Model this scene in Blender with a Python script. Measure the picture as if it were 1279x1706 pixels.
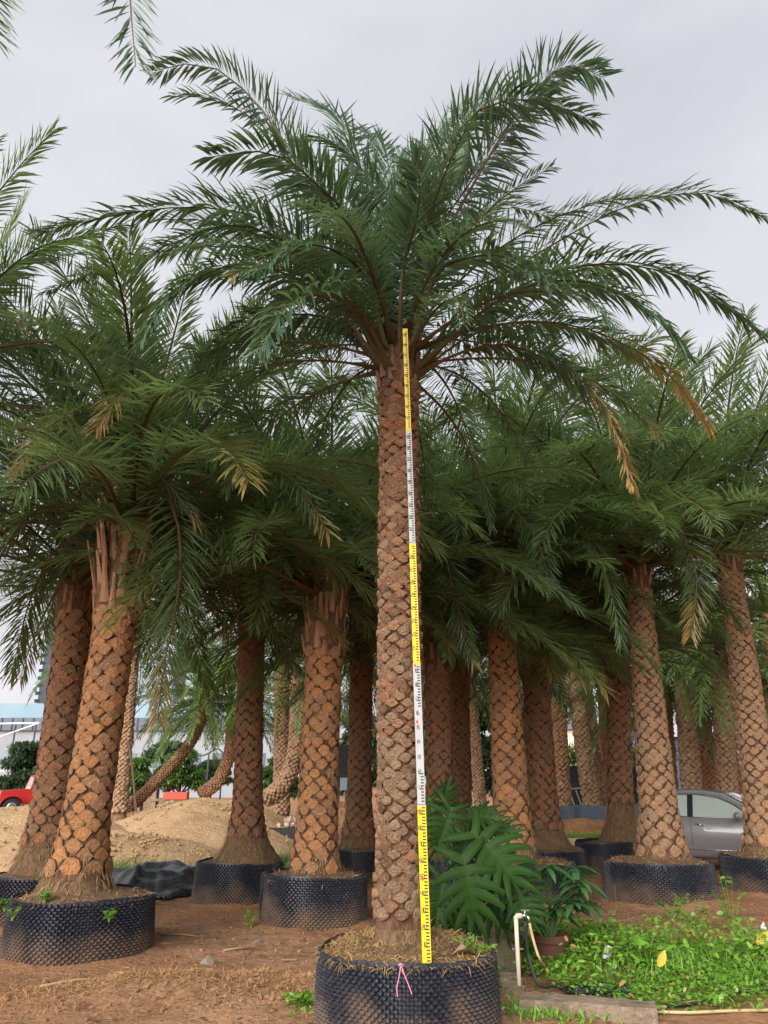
import bpy, math, random
import numpy as np
from mathutils import Vector, Matrix

# ------------------------------------------------------------------ camera, sky, sun, exposure
scene = bpy.context.scene
for o in list(bpy.data.objects):
    bpy.data.objects.remove(o)
COL = scene.collection
PITCH = math.radians(19.4); CAM_H = 1.6; FPX = 1281.0
cam_d = bpy.data.cameras.new('camera'); cam = bpy.data.objects.new('camera', cam_d); COL.objects.link(cam)
cam.location = (0, 0, CAM_H); cam.rotation_euler = (math.radians(90) + PITCH, 0, 0)
cam_d.sensor_fit = 'HORIZONTAL'; cam_d.sensor_width = 36; cam_d.lens = 36 * FPX / 1279.0
cam_d.clip_start = 0.05; cam_d.clip_end = 6000
scene.camera = cam

SUN_EL, SUN_AZ = 28.0, 206.0           # azimuth of the sun measured clockwise from +Y: behind the camera, a little left
world = bpy.data.worlds.new('World'); scene.world = world; world.use_nodes = True
wn = world.node_tree; wn.nodes.clear()
wo = wn.nodes.new('ShaderNodeOutputWorld'); wb = wn.nodes.new('ShaderNodeBackground')
sky = wn.nodes.new('ShaderNodeTexSky'); sky.sky_type = 'NISHITA'; sky.sun_disc = False
sky.sun_elevation = math.radians(SUN_EL); sky.sun_rotation = math.radians(SUN_AZ)
sky.air_density = 1.0; sky.dust_density = 4.0
tc = wn.nodes.new('ShaderNodeTexCoord'); mp = wn.nodes.new('ShaderNodeMapping'); mp.inputs['Scale'].default_value = (1, 1, 2.2)
nz = wn.nodes.new('ShaderNodeTexNoise'); nz.inputs['Scale'].default_value = 1.7; nz.inputs['Detail'].default_value = 4; nz.inputs['Roughness'].default_value = .5
cr = wn.nodes.new('ShaderNodeValToRGB')
cr.color_ramp.elements[0].position = .36; cr.color_ramp.elements[0].color = (2.66, 2.72, 2.98, 1)
cr.color_ramp.elements[1].position = .66; cr.color_ramp.elements[1].color = (3.6, 3.6, 3.76, 1)
mx = wn.nodes.new('ShaderNodeMix'); mx.data_type = 'RGBA'; mx.inputs[0].default_value = .96
wn.links.new(tc.outputs['Generated'], mp.inputs[0]); wn.links.new(mp.outputs[0], nz.inputs['Vector'])
wn.links.new(nz.outputs[0], cr.inputs[0]); wn.links.new(sky.outputs[0], mx.inputs[6]); wn.links.new(cr.outputs[0], mx.inputs[7])
wn.links.new(mx.outputs[2], wb.inputs[0]); wb.inputs[1].default_value = 0.05
wn.links.new(wb.outputs[0], wo.inputs[0])

sun_d = bpy.data.lights.new('sun', 'SUN'); sun_d.energy = 1.5; sun_d.angle = math.radians(55); sun_d.color = (1, .96, .9)
sun = bpy.data.objects.new('sun', sun_d); COL.objects.link(sun)
a, e = math.radians(SUN_AZ), math.radians(SUN_EL)
sdir = Vector((math.sin(a) * math.cos(e), math.cos(a) * math.cos(e), math.sin(e)))
sun.rotation_euler = (-sdir).to_track_quat('-Z', 'Y').to_euler(); sun.location = (0, -10, 30)
scene.view_settings.view_transform = 'Standard'; scene.view_settings.look = 'None'
scene.view_settings.exposure = 2.3; scene.view_settings.gamma = 1
scene.view_settings.use_curve_mapping = False
scene.render.engine = 'CYCLES'; scene.cycles.max_bounces = 8; scene.cycles.diffuse_bounces = 5; scene.cycles.transparent_max_bounces = 6
scene.cycles.use_denoising = True

# ------------------------------------------------------------------ helpers
def _ray(x, y):
    u = (x - 639.5) / FPX; v = (853 - y) / FPX
    return (u, math.cos(PITCH) - v * math.sin(PITCH), math.sin(PITCH) + v * math.cos(PITCH))
def at(x, y, Y):
    d = _ray(x, y); t = Y / d[1]
    return Vector((d[0] * t, Y, CAM_H + d[2] * t))
def gz(x, y, z=0.0):
    d = _ray(x, y); t = (z - CAM_H) / d[2]
    return Vector((d[0] * t, d[1] * t, z))

def mesh_obj(name, verts, faces, mats, parent=None, midx=None, smooth=False, loc=None):
    me = bpy.data.meshes.new(name)
    me.from_pydata([tuple(v) for v in verts], [], [tuple(f) for f in faces])
    return link_mesh(name, me, mats, parent, midx, smooth, loc)
def link_mesh(name, me, mats, parent=None, midx=None, smooth=False, loc=None):
    if mats is not None:
        for m in (mats if isinstance(mats, (list, tuple)) else [mats]):
            me.materials.append(m)
    if midx is not None:
        me.polygons.foreach_set('material_index', np.asarray(midx, dtype=np.int32))
    if smooth:
        me.polygons.foreach_set('use_smooth', np.ones(len(me.polygons), dtype=bool))
    me.update()
    o = bpy.data.objects.new(name, me); COL.objects.link(o)
    if parent is not None: o.parent = parent
    if loc is not None: o.location = loc
    return o
def inst(name, me, parent=None, loc=(0, 0, 0), rot=(0, 0, 0), scale=(1, 1, 1), mat=None):
    o = bpy.data.objects.new(name, me); COL.objects.link(o)
    if parent is not None: o.parent = parent
    if mat is not None: o.matrix_local = mat
    else:
        o.location = loc; o.rotation_euler = rot; o.scale = scale
    return o
def empty(name, loc=(0, 0, 0), rz=0, parent=None):
    o = bpy.data.objects.new(name, None); COL.objects.link(o); o.location = loc; o.rotation_euler = (0, 0, rz)
    if parent is not None: o.parent = parent
    return o
def tag(o, label=None, cat=None, group=None, kind=None):
    if label: o['label'] = label
    if cat: o['category'] = cat
    if group: o['group'] = group
    if kind: o['kind'] = kind
    return o

class MB:
    """collects shapes into one mesh"""
    def __init__(s): s.v = []; s.f = []; s.m = []
    def add(s, v, f, m=0):
        b = len(s.v); s.v += [tuple(q) for q in v]; s.f += [tuple(i + b for i in q) for q in f]; s.m += [m] * len(f)
    def box(s, c, d, m=0, R=None, bev=0):
        x, y, z = d[0] / 2, d[1] / 2, d[2] / 2
        v = [Vector((i * x, j * y, k * z)) for i in (-1, 1) for j in (-1, 1) for k in (-1, 1)]
        if R is not None: v = [R @ q for q in v]
        c = Vector(c)
        s.add([q + c for q in v], [(0, 1, 3, 2), (4, 6, 7, 5), (0, 4, 5, 1), (2, 3, 7, 6), (0, 2, 6, 4), (1, 5, 7, 3)], m)
    def tube(s, pts, rad, n=8, m=0, cap=True):
        pts = [Vector(p) for p in pts]; N = len(pts)
        if not isinstance(rad, (list, tuple)): rad = [rad] * N
        ref = Vector((0, 0, 1)) if abs((pts[-1] - pts[0]).normalized().z) < .9 else Vector((1, 0, 0))
        v = []; f = []
        for i, p in enumerate(pts):
            t = (pts[min(i + 1, N - 1)] - pts[max(i - 1, 0)]).normalized()
            a = t.cross(ref).normalized(); b = t.cross(a)
            for k in range(n):
                an = 2 * math.pi * k / n
                v.append(p + (a * math.cos(an) + b * math.sin(an)) * rad[i])
        for i in range(N - 1):
            for k in range(n):
                f.append((i * n + k, i * n + (k + 1) % n, (i + 1) * n + (k + 1) % n, (i + 1) * n + k))
        if cap:
            f.append(tuple(range(n))[::-1]); f.append(tuple((N - 1) * n + k for k in range(n)))
        s.add(v, f, m)
    def lathe(s, prof, n=24, c=(0, 0, 0), m=0, jit=0):
        v = []; f = []
        for i, (r, z) in enumerate(prof):
            for k in range(n):
                an = 2 * math.pi * k / n
                v.append((c[0] + r * math.cos(an), c[1] + r * math.sin(an), c[2] + z))
        for i in range(len(prof) - 1):
            for k in range(n):
                f.append((i * n + k, i * n + (k + 1) % n, (i + 1) * n + (k + 1) % n, (i + 1) * n + k))
        s.add(v, f, m)
    def build(s, name, mats, parent=None, smooth=False, loc=None):
        return mesh_obj(name, s.v, s.f, mats, parent, s.m if isinstance(mats, (list, tuple)) else None, smooth, loc)

def catmull(ctrl, n):
    P = np.array([np.array(c, dtype=float) for c in ctrl])
    P = np.vstack([2 * P[0] - P[1], P, 2 * P[-1] - P[-2]])
    k = len(P) - 3; out = []
    for u in np.linspace(0, k - 1e-6, n):
        i = int(u); t = u - i; p0, p1, p2, p3 = P[i:i + 4]
        out.append(.5 * ((2 * p1) + (-p0 + p2) * t + (2 * p0 - 5 * p1 + 4 * p2 - p3) * t * t + (-p0 + 3 * p1 - 3 * p2 + p3) * t ** 3))
    return np.array(out)

_NT = {}
def vnoise(x, y, seed=0, octs=4, f=1.0, rough=.5):
    """smooth value noise on arrays, about -1..1"""
    if seed not in _NT: _NT[seed] = np.random.RandomState(seed).rand(256, 256) * 2 - 1
    T = _NT[seed]
    tot = np.zeros_like(x, dtype=float); amp = 1; s = 0
    for o in range(octs):
        X = x * f + 37.1 * o; Y = y * f + 11.7 * o
        xi = np.floor(X).astype(int); yi = np.floor(Y).astype(int); u = X - xi; v = Y - yi
        u = u * u * (3 - 2 * u); v = v * v * (3 - 2 * v)
        g = lambda i, j: T[(xi + i) & 255, (yi + j) & 255]
        tot += amp * ((g(0, 0) * (1 - u) + g(1, 0) * u) * (1 - v) + (g(0, 1) * (1 - u) + g(1, 1) * u) * v)
        s += amp; amp *= rough; f *= 2
    return tot / s

# ------------------------------------------------------------------ materials
def nodes_of(name):
    m = bpy.data.materials.new(name); m.use_nodes = True; nt = m.node_tree
    p = nt.nodes['Principled BSDF']
    return m, nt, p
def N(nt, t, **kw):
    n = nt.nodes.new(t)
    for k, v in kw.items():
        if k.startswith('i_'): n.inputs[k[2:]].default_value = v
        else: setattr(n, k, v)
    return n
def mixc(nt, fac, A, B, blend='MIX'):
    n = N(nt, 'ShaderNodeMix', data_type='RGBA', blend_type=blend)
    for s, v in ((0, fac), (6, A), (7, B)):
        if hasattr(v, 'is_linked') or isinstance(v, bpy.types.NodeSocket): nt.links.new(v, n.inputs[s])
        elif isinstance(v, (int, float)): n.inputs[s].default_value = v
        else: n.inputs[s].default_value = (v[0], v[1], v[2], 1)
    return n.outputs[2]
def ramp(nt, src, a, b):
    n = N(nt, 'ShaderNodeMapRange', i_1=0) if False else N(nt, 'ShaderNodeMapRange')
    n.inputs[1].default_value = a; n.inputs[2].default_value = b
    nt.links.new(src, n.inputs[0]); return n.outputs[0]
def M(name, col, rough=.8, layers=(), bump=None, rand=None, spec=.3, metal=0, coat=0, stretch=None, shift=True):
    """col: base colour; layers: (scale, colour, lo, hi, detail); bump: (scale, strength, dist); rand: (colour, amount) by object"""
    m, nt, p = nodes_of(name)
    tcn = N(nt, 'ShaderNodeTexCoord'); oi = N(nt, 'ShaderNodeObjectInfo')
    vec = tcn.outputs['Object']
    if shift:
        ad = N(nt, 'ShaderNodeVectorMath', operation='ADD'); sc = N(nt, 'ShaderNodeMath', operation='MULTIPLY'); sc.inputs[1].default_value = 50
        nt.links.new(oi.outputs['Random'], sc.inputs[0]); nt.links.new(vec, ad.inputs[0]); nt.links.new(sc.outputs[0], ad.inputs[1]); vec = ad.outputs[0]
    if stretch:
        mpn = N(nt, 'ShaderNodeMapping'); mpn.inputs['Scale'].default_value = stretch; nt.links.new(vec, mpn.inputs[0]); vec = mpn.outputs[0]
    c = col
    if rand:
        c = mixc(nt, oi.outputs['Random'], c, rand)
    for (sc_, cl, lo, hi, det) in layers:
        t = N(nt, 'ShaderNodeTexNoise'); t.inputs['Scale'].default_value = sc_; t.inputs['Detail'].default_value = det; t.inputs['Roughness'].default_value = .6
        nt.links.new(vec, t.inputs['Vector']); c = mixc(nt, ramp(nt, t.outputs[0], lo, hi), c, cl)
    if isinstance(c, bpy.types.NodeSocket): nt.links.new(c, p.inputs['Base Color'])
    else: p.inputs['Base Color'].default_value = (*c, 1)
    p.inputs['Roughness'].default_value = rough; p.inputs['Metallic'].default_value = metal
    p.inputs['Specular IOR Level'].default_value = spec; p.inputs['Coat Weight'].default_value = coat
    if bump:
        t = N(nt, 'ShaderNodeTexNoise'); t.inputs['Scale'].default_value = bump[0]; t.inputs['Detail'].default_value = 6; t.inputs['Roughness'].default_value = .65
        nt.links.new(vec, t.inputs['Vector']); b = N(nt, 'ShaderNodeBump'); b.inputs['Strength'].default_value = bump[1]; b.inputs['Distance'].default_value = bump[2]
        nt.links.new(t.outputs[0], b.inputs['Height']); nt.links.new(b.outputs[0], p.inputs['Normal'])
    return m
def leaf_mat(name, c1, c2, dry=(.42, .25, .08), trans=.3, rough=.36, spec=.6):
    """green blade: attribute col.r = dryness, col.g = leaflet variation"""
    m, nt, p = nodes_of(name)
    at_ = N(nt, 'ShaderNodeVertexColor'); at_.layer_name = 'col'
    sp = N(nt, 'ShaderNodeSeparateColor'); nt.links.new(at_.outputs[0], sp.inputs[0])
    oi = N(nt, 'ShaderNodeObjectInfo')
    ma = N(nt, 'ShaderNodeMath', operation='MULTIPLY_ADD'); ma.inputs[1].default_value = .55
    mb = N(nt, 'ShaderNodeMath', operation='MULTIPLY'); mb.inputs[1].default_value = .45
    nt.links.new(oi.outputs['Random'], mb.inputs[0]); nt.links.new(sp.outputs[1], ma.inputs[0]); nt.links.new(mb.outputs[0], ma.inputs[2])
    c = mixc(nt, ma.outputs[0], c1, c2); c = mixc(nt, sp.outputs[0], c, dry)
    nt.links.new(c, p.inputs['Base Color']); p.inputs['Roughness'].default_value = rough; p.inputs['Specular IOR Level'].default_value = spec
    tr = N(nt, 'ShaderNodeBsdfTranslucent'); ms = N(nt, 'ShaderNodeMixShader'); ms.inputs[0].default_value = trans
    cc = mixc(nt, .5, c, (.24, .34, .09))
    nt.links.new(cc, tr.inputs[0]); nt.links.new(p.outputs[0], ms.inputs[1]); nt.links.new(tr.outputs[0], ms.inputs[2])
    nt.links.new(ms.outputs[0], nt.nodes['Material Output'].inputs[0])
    return m

m_soil = M('soil', (.26, .145, .082), .95, [(1.3, (.36, .205, .12), .42, .62, 6), (5, (.15, .075, .042), .52, .68, 8), (30, (.42, .27, .165), .56, .72, 6), (.35, (.30, .15, .08), .45, .6, 3)], (14, .9, .05), shift=False, spec=.1)
m_sand = M('sand', (.43, .285, .16), .95, [(1.2, (.33, .21, .115), .45, .65, 6), (18, (.46, .31, .18), .5, .7, 6)], (9, 1, .09), shift=False, spec=.1)
m_fiber = M('trunk_fibre', (.13, .066, .038), .95, [(6, (.21, .11, .06), .4, .65, 8), (22, (.035, .018, .011), .5, .7, 6)], (18, 1, .04), stretch=(2, 2, .6))
m_root = M('root_fibre', (.20, .115, .062), .95, [(9, (.29, .18, .10), .45, .65, 8), (30, (.07, .04, .022), .5, .66, 6), (3, (.13, .105, .045), .55, .7, 4)], (30, 1, .04), stretch=(2.5, 2.5, .5))
def base_mat(name, c1, c2, dark, pale):
    return M(name, c1, .88, [(2.2, dark, .54, .80, 6), (5, pale, .52, .75, 5), (1.2, dark, .62, .80, 3)], (5, .85, .12), rand=c2, spec=.2)
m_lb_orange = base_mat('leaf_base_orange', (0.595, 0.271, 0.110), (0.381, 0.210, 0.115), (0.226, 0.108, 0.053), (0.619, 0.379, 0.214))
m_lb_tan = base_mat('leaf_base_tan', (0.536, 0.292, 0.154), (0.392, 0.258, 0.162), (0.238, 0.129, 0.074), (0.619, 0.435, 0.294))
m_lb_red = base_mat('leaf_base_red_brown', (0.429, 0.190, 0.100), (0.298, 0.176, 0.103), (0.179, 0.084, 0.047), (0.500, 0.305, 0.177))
m_lb_old = base_mat('leaf_base_weathered', (0.419, 0.217, 0.115), (0.288, 0.148, 0.086), (0.140, 0.074, 0.046), (0.502, 0.371, 0.253))
m_lb_far = base_mat('leaf_base_far', (.34, .215, .13), (.27, .165, .10), (.16, .095, .06), (.42, .29, .19))
m_lb_grey = base_mat('leaf_base_grey', (.39, .255, .16), (.30, .18, .105), (.16, .095, .058), (.50, .38, .27))
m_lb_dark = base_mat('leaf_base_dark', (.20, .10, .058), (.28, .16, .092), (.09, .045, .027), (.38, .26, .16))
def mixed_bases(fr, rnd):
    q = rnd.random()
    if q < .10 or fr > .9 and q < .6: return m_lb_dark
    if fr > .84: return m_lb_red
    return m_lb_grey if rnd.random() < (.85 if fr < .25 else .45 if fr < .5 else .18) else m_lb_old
m_stub = M('petiole_stub', (.27, .135, .075), .8, [(5, (.16, .075, .045), .45, .65, 5), (30, (.38, .24, .13), .55, .7, 4)], (40, .5, .01), rand=(.36, .20, .11), stretch=(3, 3, .4))
m_rachis = M('rachis', (.10, .062, .03), .6, rand=(.075, .075, .03))
m_frond = leaf_mat('palm_leaf', (.050, .112, .044), (.155, .225, .075), trans=.48, rough=.3, spec=.8)
m_frond_blue = leaf_mat('silver_palm_leaf', (.032, .076, .042), (.066, .130, .066), trans=.28, rough=.32, spec=.7)
m_frond_lime = leaf_mat('far_palm_leaf', (.09, .18, .04), (.17, .26, .065), trans=.42)
m_straw = M('straw', (.36, .22, .10), .9, rand=(.30, .2, .1))
m_rootlet = leaf_mat('rootlet', (.20, .115, .06), (.36, .24, .14), trans=.03, rough=.95, spec=.05)

# ------------------------------------------------------------------ frond geometry
def frond_mesh(name, pts, side, n_side=80, L=.42, W=.026, seed=0, dry=None, twist=0.0, t0=.16, lift=(.35, .95), droop=.35, rw=.03, mats=None, ang=(66, 30), young=0, gap=0):
    """one feather leaf: rachis plus leaflets on both sides along a path"""
    rng = np.random.RandomState(seed); pts = np.asarray(pts, float); n = len(pts)
    seg = np.linalg.norm(np.diff(pts, axis=0), axis=1); s = np.concatenate([[0], np.cumsum(seg)]); T_all = s / s[-1]
    tan = np.gradient(pts, axis=0); tan /= np.linalg.norm(tan, axis=1)[:, None]
    side = np.asarray(side, float)
    def frame(t):
        p = np.array([np.interp(t, T_all, pts[:, k]) for k in range(3)])
        T = np.array([np.interp(t, T_all, tan[:, k]) for k in range(3)]); T /= np.linalg.norm(T)
        S = side - T * side.dot(T); S /= max(np.linalg.norm(S), 1e-6); Nn = np.cross(T, S)
        a = twist * t * t; S2 = S * math.cos(a) + Nn * math.sin(a); N2 = Nn * math.cos(a) - S * math.sin(a)
        return p, T, S2, N2
    V = []; F = []; C = []; mi = []
    # rachis: flattened at the petiole, thin at the tip
    rs = np.linspace(0, 1, 15)
    for t in rs:
        p, T, S, Nn = frame(t); w = rw * (1 - t) ** 1.0 + .0035; h = w * .62
        if t < .14: w *= 1 + 1.4 * (1 - t / .14)
        b = len(V)
        for q in (p + S * w, p + Nn * h * .55, p - S * w, p - Nn * h): V.append(q); C.append((0 if dry is None else dry(t) * .6, .5))
        if t > 0:
            for k in range(4): F.append((b - 4 + k, b - 4 + (k + 1) % 4, b + (k + 1) % 4, b + k)); mi.append(1)
    for sd in (-1, 1):
        for i in range(n_side):
            t = t0 + (1 - t0) * (i + rng.uniform(-.35, .35) + .5) / n_side; t = min(max(t, .03), .999)
            if gap and rng.rand() < gap: continue
            u = (t - t0) / (1 - t0)
            ll = L * (min(1, .30 + 2.6 * u) if u < .27 else 1 - .62 * ((u - .27) / .73) ** 1.6) * rng.uniform(.86, 1.1)
            p, T, S, Nn = frame(t)
            a = math.radians(ang[0] + (ang[1] - ang[0]) * u + rng.normal(0, 7))
            v = rng.choice([lift[1], lift[0], -.12, lift[0]]) * rng.uniform(.6, 1.15) * (1 - .35 * u)
            d = T * math.cos(a) + math.sin(a) * (S * sd * math.cos(v) + Nn * math.sin(v)) + rng.normal(0, .07, 3); d /= np.linalg.norm(d)
            g = droop * rng.uniform(.5, 1.5); d2 = d + np.array([0, 0, -g]); d2 /= np.linalg.norm(d2)
            wv = np.cross(d, Nn + .35 * S * sd + rng.normal(0, .2, 3)); wv /= max(np.linalg.norm(wv), 1e-6); up = np.cross(wv, d)
            w = W * rng.uniform(.8, 1.1) * (.75 + .25 * (1 - u)); w *= .5
            p1 = p + d * ll * .34; p2 = p1 + (d + d2) * .5 * ll * .36; p3 = p2 + d2 * ll * .30
            b = len(V)
            V += [p, p1 - wv * w + up * w * .5, p1, p1 + wv * w + up * w * .5, p2 - wv * w * .72 + up * w * .35, p2, p2 + wv * w * .72 + up * w * .35, p3]
            dv = 0 if dry is None else min(1, max(0, dry(u) + rng.normal(0, .12) * (dry(u) > .02)))
            dt = .2 if rng.rand() < .08 else 0
            vv = rng.rand()
            for k in range(8): C.append((min(1, dv + (dt if k == 7 else 0)), vv))
            F += [(b, b + 1, b + 2), (b, b + 2, b + 3), (b + 1, b + 4, b + 5, b + 2), (b + 2, b + 5, b + 6, b + 3), (b + 4, b + 7, b + 5), (b + 5, b + 7, b + 6)]; mi += [0] * 6
    me = bpy.data.meshes.new(name); me.from_pydata([tuple(q) for q in V], [], F)
    ca = me.color_attributes.new('col', 'FLOAT_COLOR', 'POINT')
    arr = np.ones((len(V), 4), np.float32); arr[:, :2] = np.array(C); arr[:, 2] = 0; ca.data.foreach_set('color', arr.ravel())
    for m in (mats or (m_frond, m_rachis)): me.materials.append(m)
    me.polygons.foreach_set('material_index', np.array(mi, np.int32)); me.update()
    return me
def arc_path(e0, e1, L, n=22, pw=1.4, sway=0.0):
    """path in the XZ plane that leaves at elevation e0 and ends at e1 (degrees)"""
    p = np.zeros(3); out = [p.copy()]
    for i in range(n - 1):
        t = (i + .5) / (n - 1); e = math.radians(e0 + (e1 - e0) * t ** pw)
        p = p + np.array([math.cos(e), sway * t, math.sin(e)]) * L / (n - 1); out.append(p.copy())
    return np.array(out)
CLASSES = [(86, 60), (76, 36), (64, 14), (52, -4), (40, -22), (27, -40), (12, -56), (-35, -85)]
def library(tag_, L, n_side, ll, W, mats, seed, droop=.35, variants=2, gap=0, bend=1.0, dead=True):
    lib = []
    for ci, (e0, e1) in enumerate(CLASSES):
        row = []
        for v in range(variants):
            r = random.Random(seed + ci * 10 + v)
            d = None
            if not dead: pass
            elif ci >= 7 and v == 0: d = lambda u: .75 + .25 * u
            elif ci >= 6 and v == 0: d = (lambda k: (lambda u: max(0, (u - k) / (1 - k)) * .55))(r.uniform(.7, .9))
            row.append(frond_mesh(tag_, arc_path(e0, e0 + (e1 - e0) * bend * r.uniform(.8, 1.2), L, sway=r.uniform(-.12, .12)), (0, 1, 0), n_side, ll, W, seed + ci * 31 + v, dry=d, twist=r.uniform(-.7, .7), mats=mats, droop=droop, gap=gap, ang=(58, 27)))
        lib.append(row)
    return lib
LIB_NEAR = library('frond', 3.3, 96, .58, .027, (m_frond, m_rachis), 100, variants=3, droop=.22)
LIB_SILVER = library('frond', 3.1, 76, .46, .026, (m_frond_blue, m_rachis), 300, variants=2, gap=.05)
LIB_FAR = library('frond', 3.2, 44, .46, .045, (m_frond_lime, m_rachis), 500, variants=2, dead=False)
LIB_FARD = library('frond', 3.2, 44, .46, .045, (m_frond, m_rachis), 700, variants=2, dead=False)

# ------------------------------------------------------------------ palm parts
def pillow_mesh(name, seed, mat, kind=0):
    """one trimmed leaf base, unit size: x across, z along the trunk, y outward"""
    r = random.Random(seed); n = 10; rings = []
    for (sc, y, dz) in ((1.05, -.3, 0), (1.0, .45, -.01), (.84, .93, -.03), (.38, 1.0, -.06)):
        ring = []
        for k in range(n):
            an = 2 * math.pi * k / n
            cx, cz = math.cos(an), math.sin(an); q = 1 / (abs(cx) ** 1.2 + abs(cz) ** 1.2) ** (1 / 1.2)
            j = 1 + r.uniform(-.16, .13)
            ring.append((cx * q * sc * j * .5, y + r.uniform(-.08, .08), cz * q * sc * j * .5 + dz))
        rings.append(ring)
    if kind == 1:      # wedge with a cut top that juts out
        rings = []
        for (z, y, w, wt) in ((-.5, .05, .62, 0), (-.2, .45, .92, 0), (.18, .9, 1.0, 0), (.40, 1.15, .86, 0), (.46, .55, .78, 0), (.44, -.2, .72, 0)):
            row = []
            for k in range(5):
                x = (k / 4 - .5) * w; bul = 1 - (2 * abs(k / 4 - .5)) ** 2 * .75
                row.append((x + r.uniform(-.05, .05), y * bul + r.uniform(-.10, .10) - (.15 if k in (0, 4) else 0), z + r.uniform(-.06, .06) - (.08 if k in (0, 4) else 0)))
            rings.append(row)
        v = [q for row in rings for q in row]; f = [(i * 5 + k, i * 5 + k + 1, (i + 1) * 5 + k + 1, (i + 1) * 5 + k) for i in range(5) for k in range(4)]
    else:
        v = [q for ring in rings for q in ring]; f = []
        for i in range(3):
            for k in range(n): f.append((i * n + k, i * n + (k + 1) % n, (i + 1) * n + (k + 1) % n, (i + 1) * n + k))
        f.append(tuple(3 * n + k for k in range(n)))
    f = [t[::-1] for t in f]
    me = bpy.data.meshes.new(name); me.from_pydata(v, [], f); me.materials.append(mat); me.materials.append(m_fiber)
    if kind == 0:
        me.polygons.foreach_set('use_smooth', np.ones(len(me.polygons), dtype=bool))
        me.polygons.foreach_set('material_index', np.array([1] * n + [0] * (len(f) - n), np.int32))       # the torn edge is dark fibre
    me.update(); return me
PILLOWS = {}
def pillows(mat, kind=0):
    k = (mat.name, kind)
    if k not in PILLOWS: PILLOWS[k] = [pillow_mesh('leaf_base', 7 * i + kind, mat, kind) for i in range(9)]
    return PILLOWS[k]
def stub_mesh(mat):
    mb = MB(); prof = [(0, .060, .026), (.10, .040, .024), (.26, .027, .016), (.42, .024, .011)]
    v = []; f = []
    for (z, w, d) in prof:
        v += [(-w, 0, z), (-w * .5, d, z), (w * .5, d, z), (w, 0, z), (w * .5, -d * .6, z), (-w * .5, -d * .6, z)]
    for i in range(3):
        for k in range(6): f.append((i * 6 + k, i * 6 + (k + 1) % 6, (i + 1) * 6 + (k + 1) % 6, (i + 1) * 6 + k))
    f.append(tuple(18 + k for k in range(6)))
    me = bpy.data.meshes.new('petiole_stub'); me.from_pydata(v, [], f); me.materials.append(mat); me.update(); return me
STUB = stub_mesh(m_stub); STUB_DARK = stub_mesh(M('dark_petiole_stub', (.17, .09, .065), .85, [(5, (.09, .045, .035), .45, .65, 5), (30, (.30, .19, .13), .55, .72, 4)], (40, .6, .01), rand=(.24, .14, .095), stretch=(3, 3, .4)))

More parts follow.
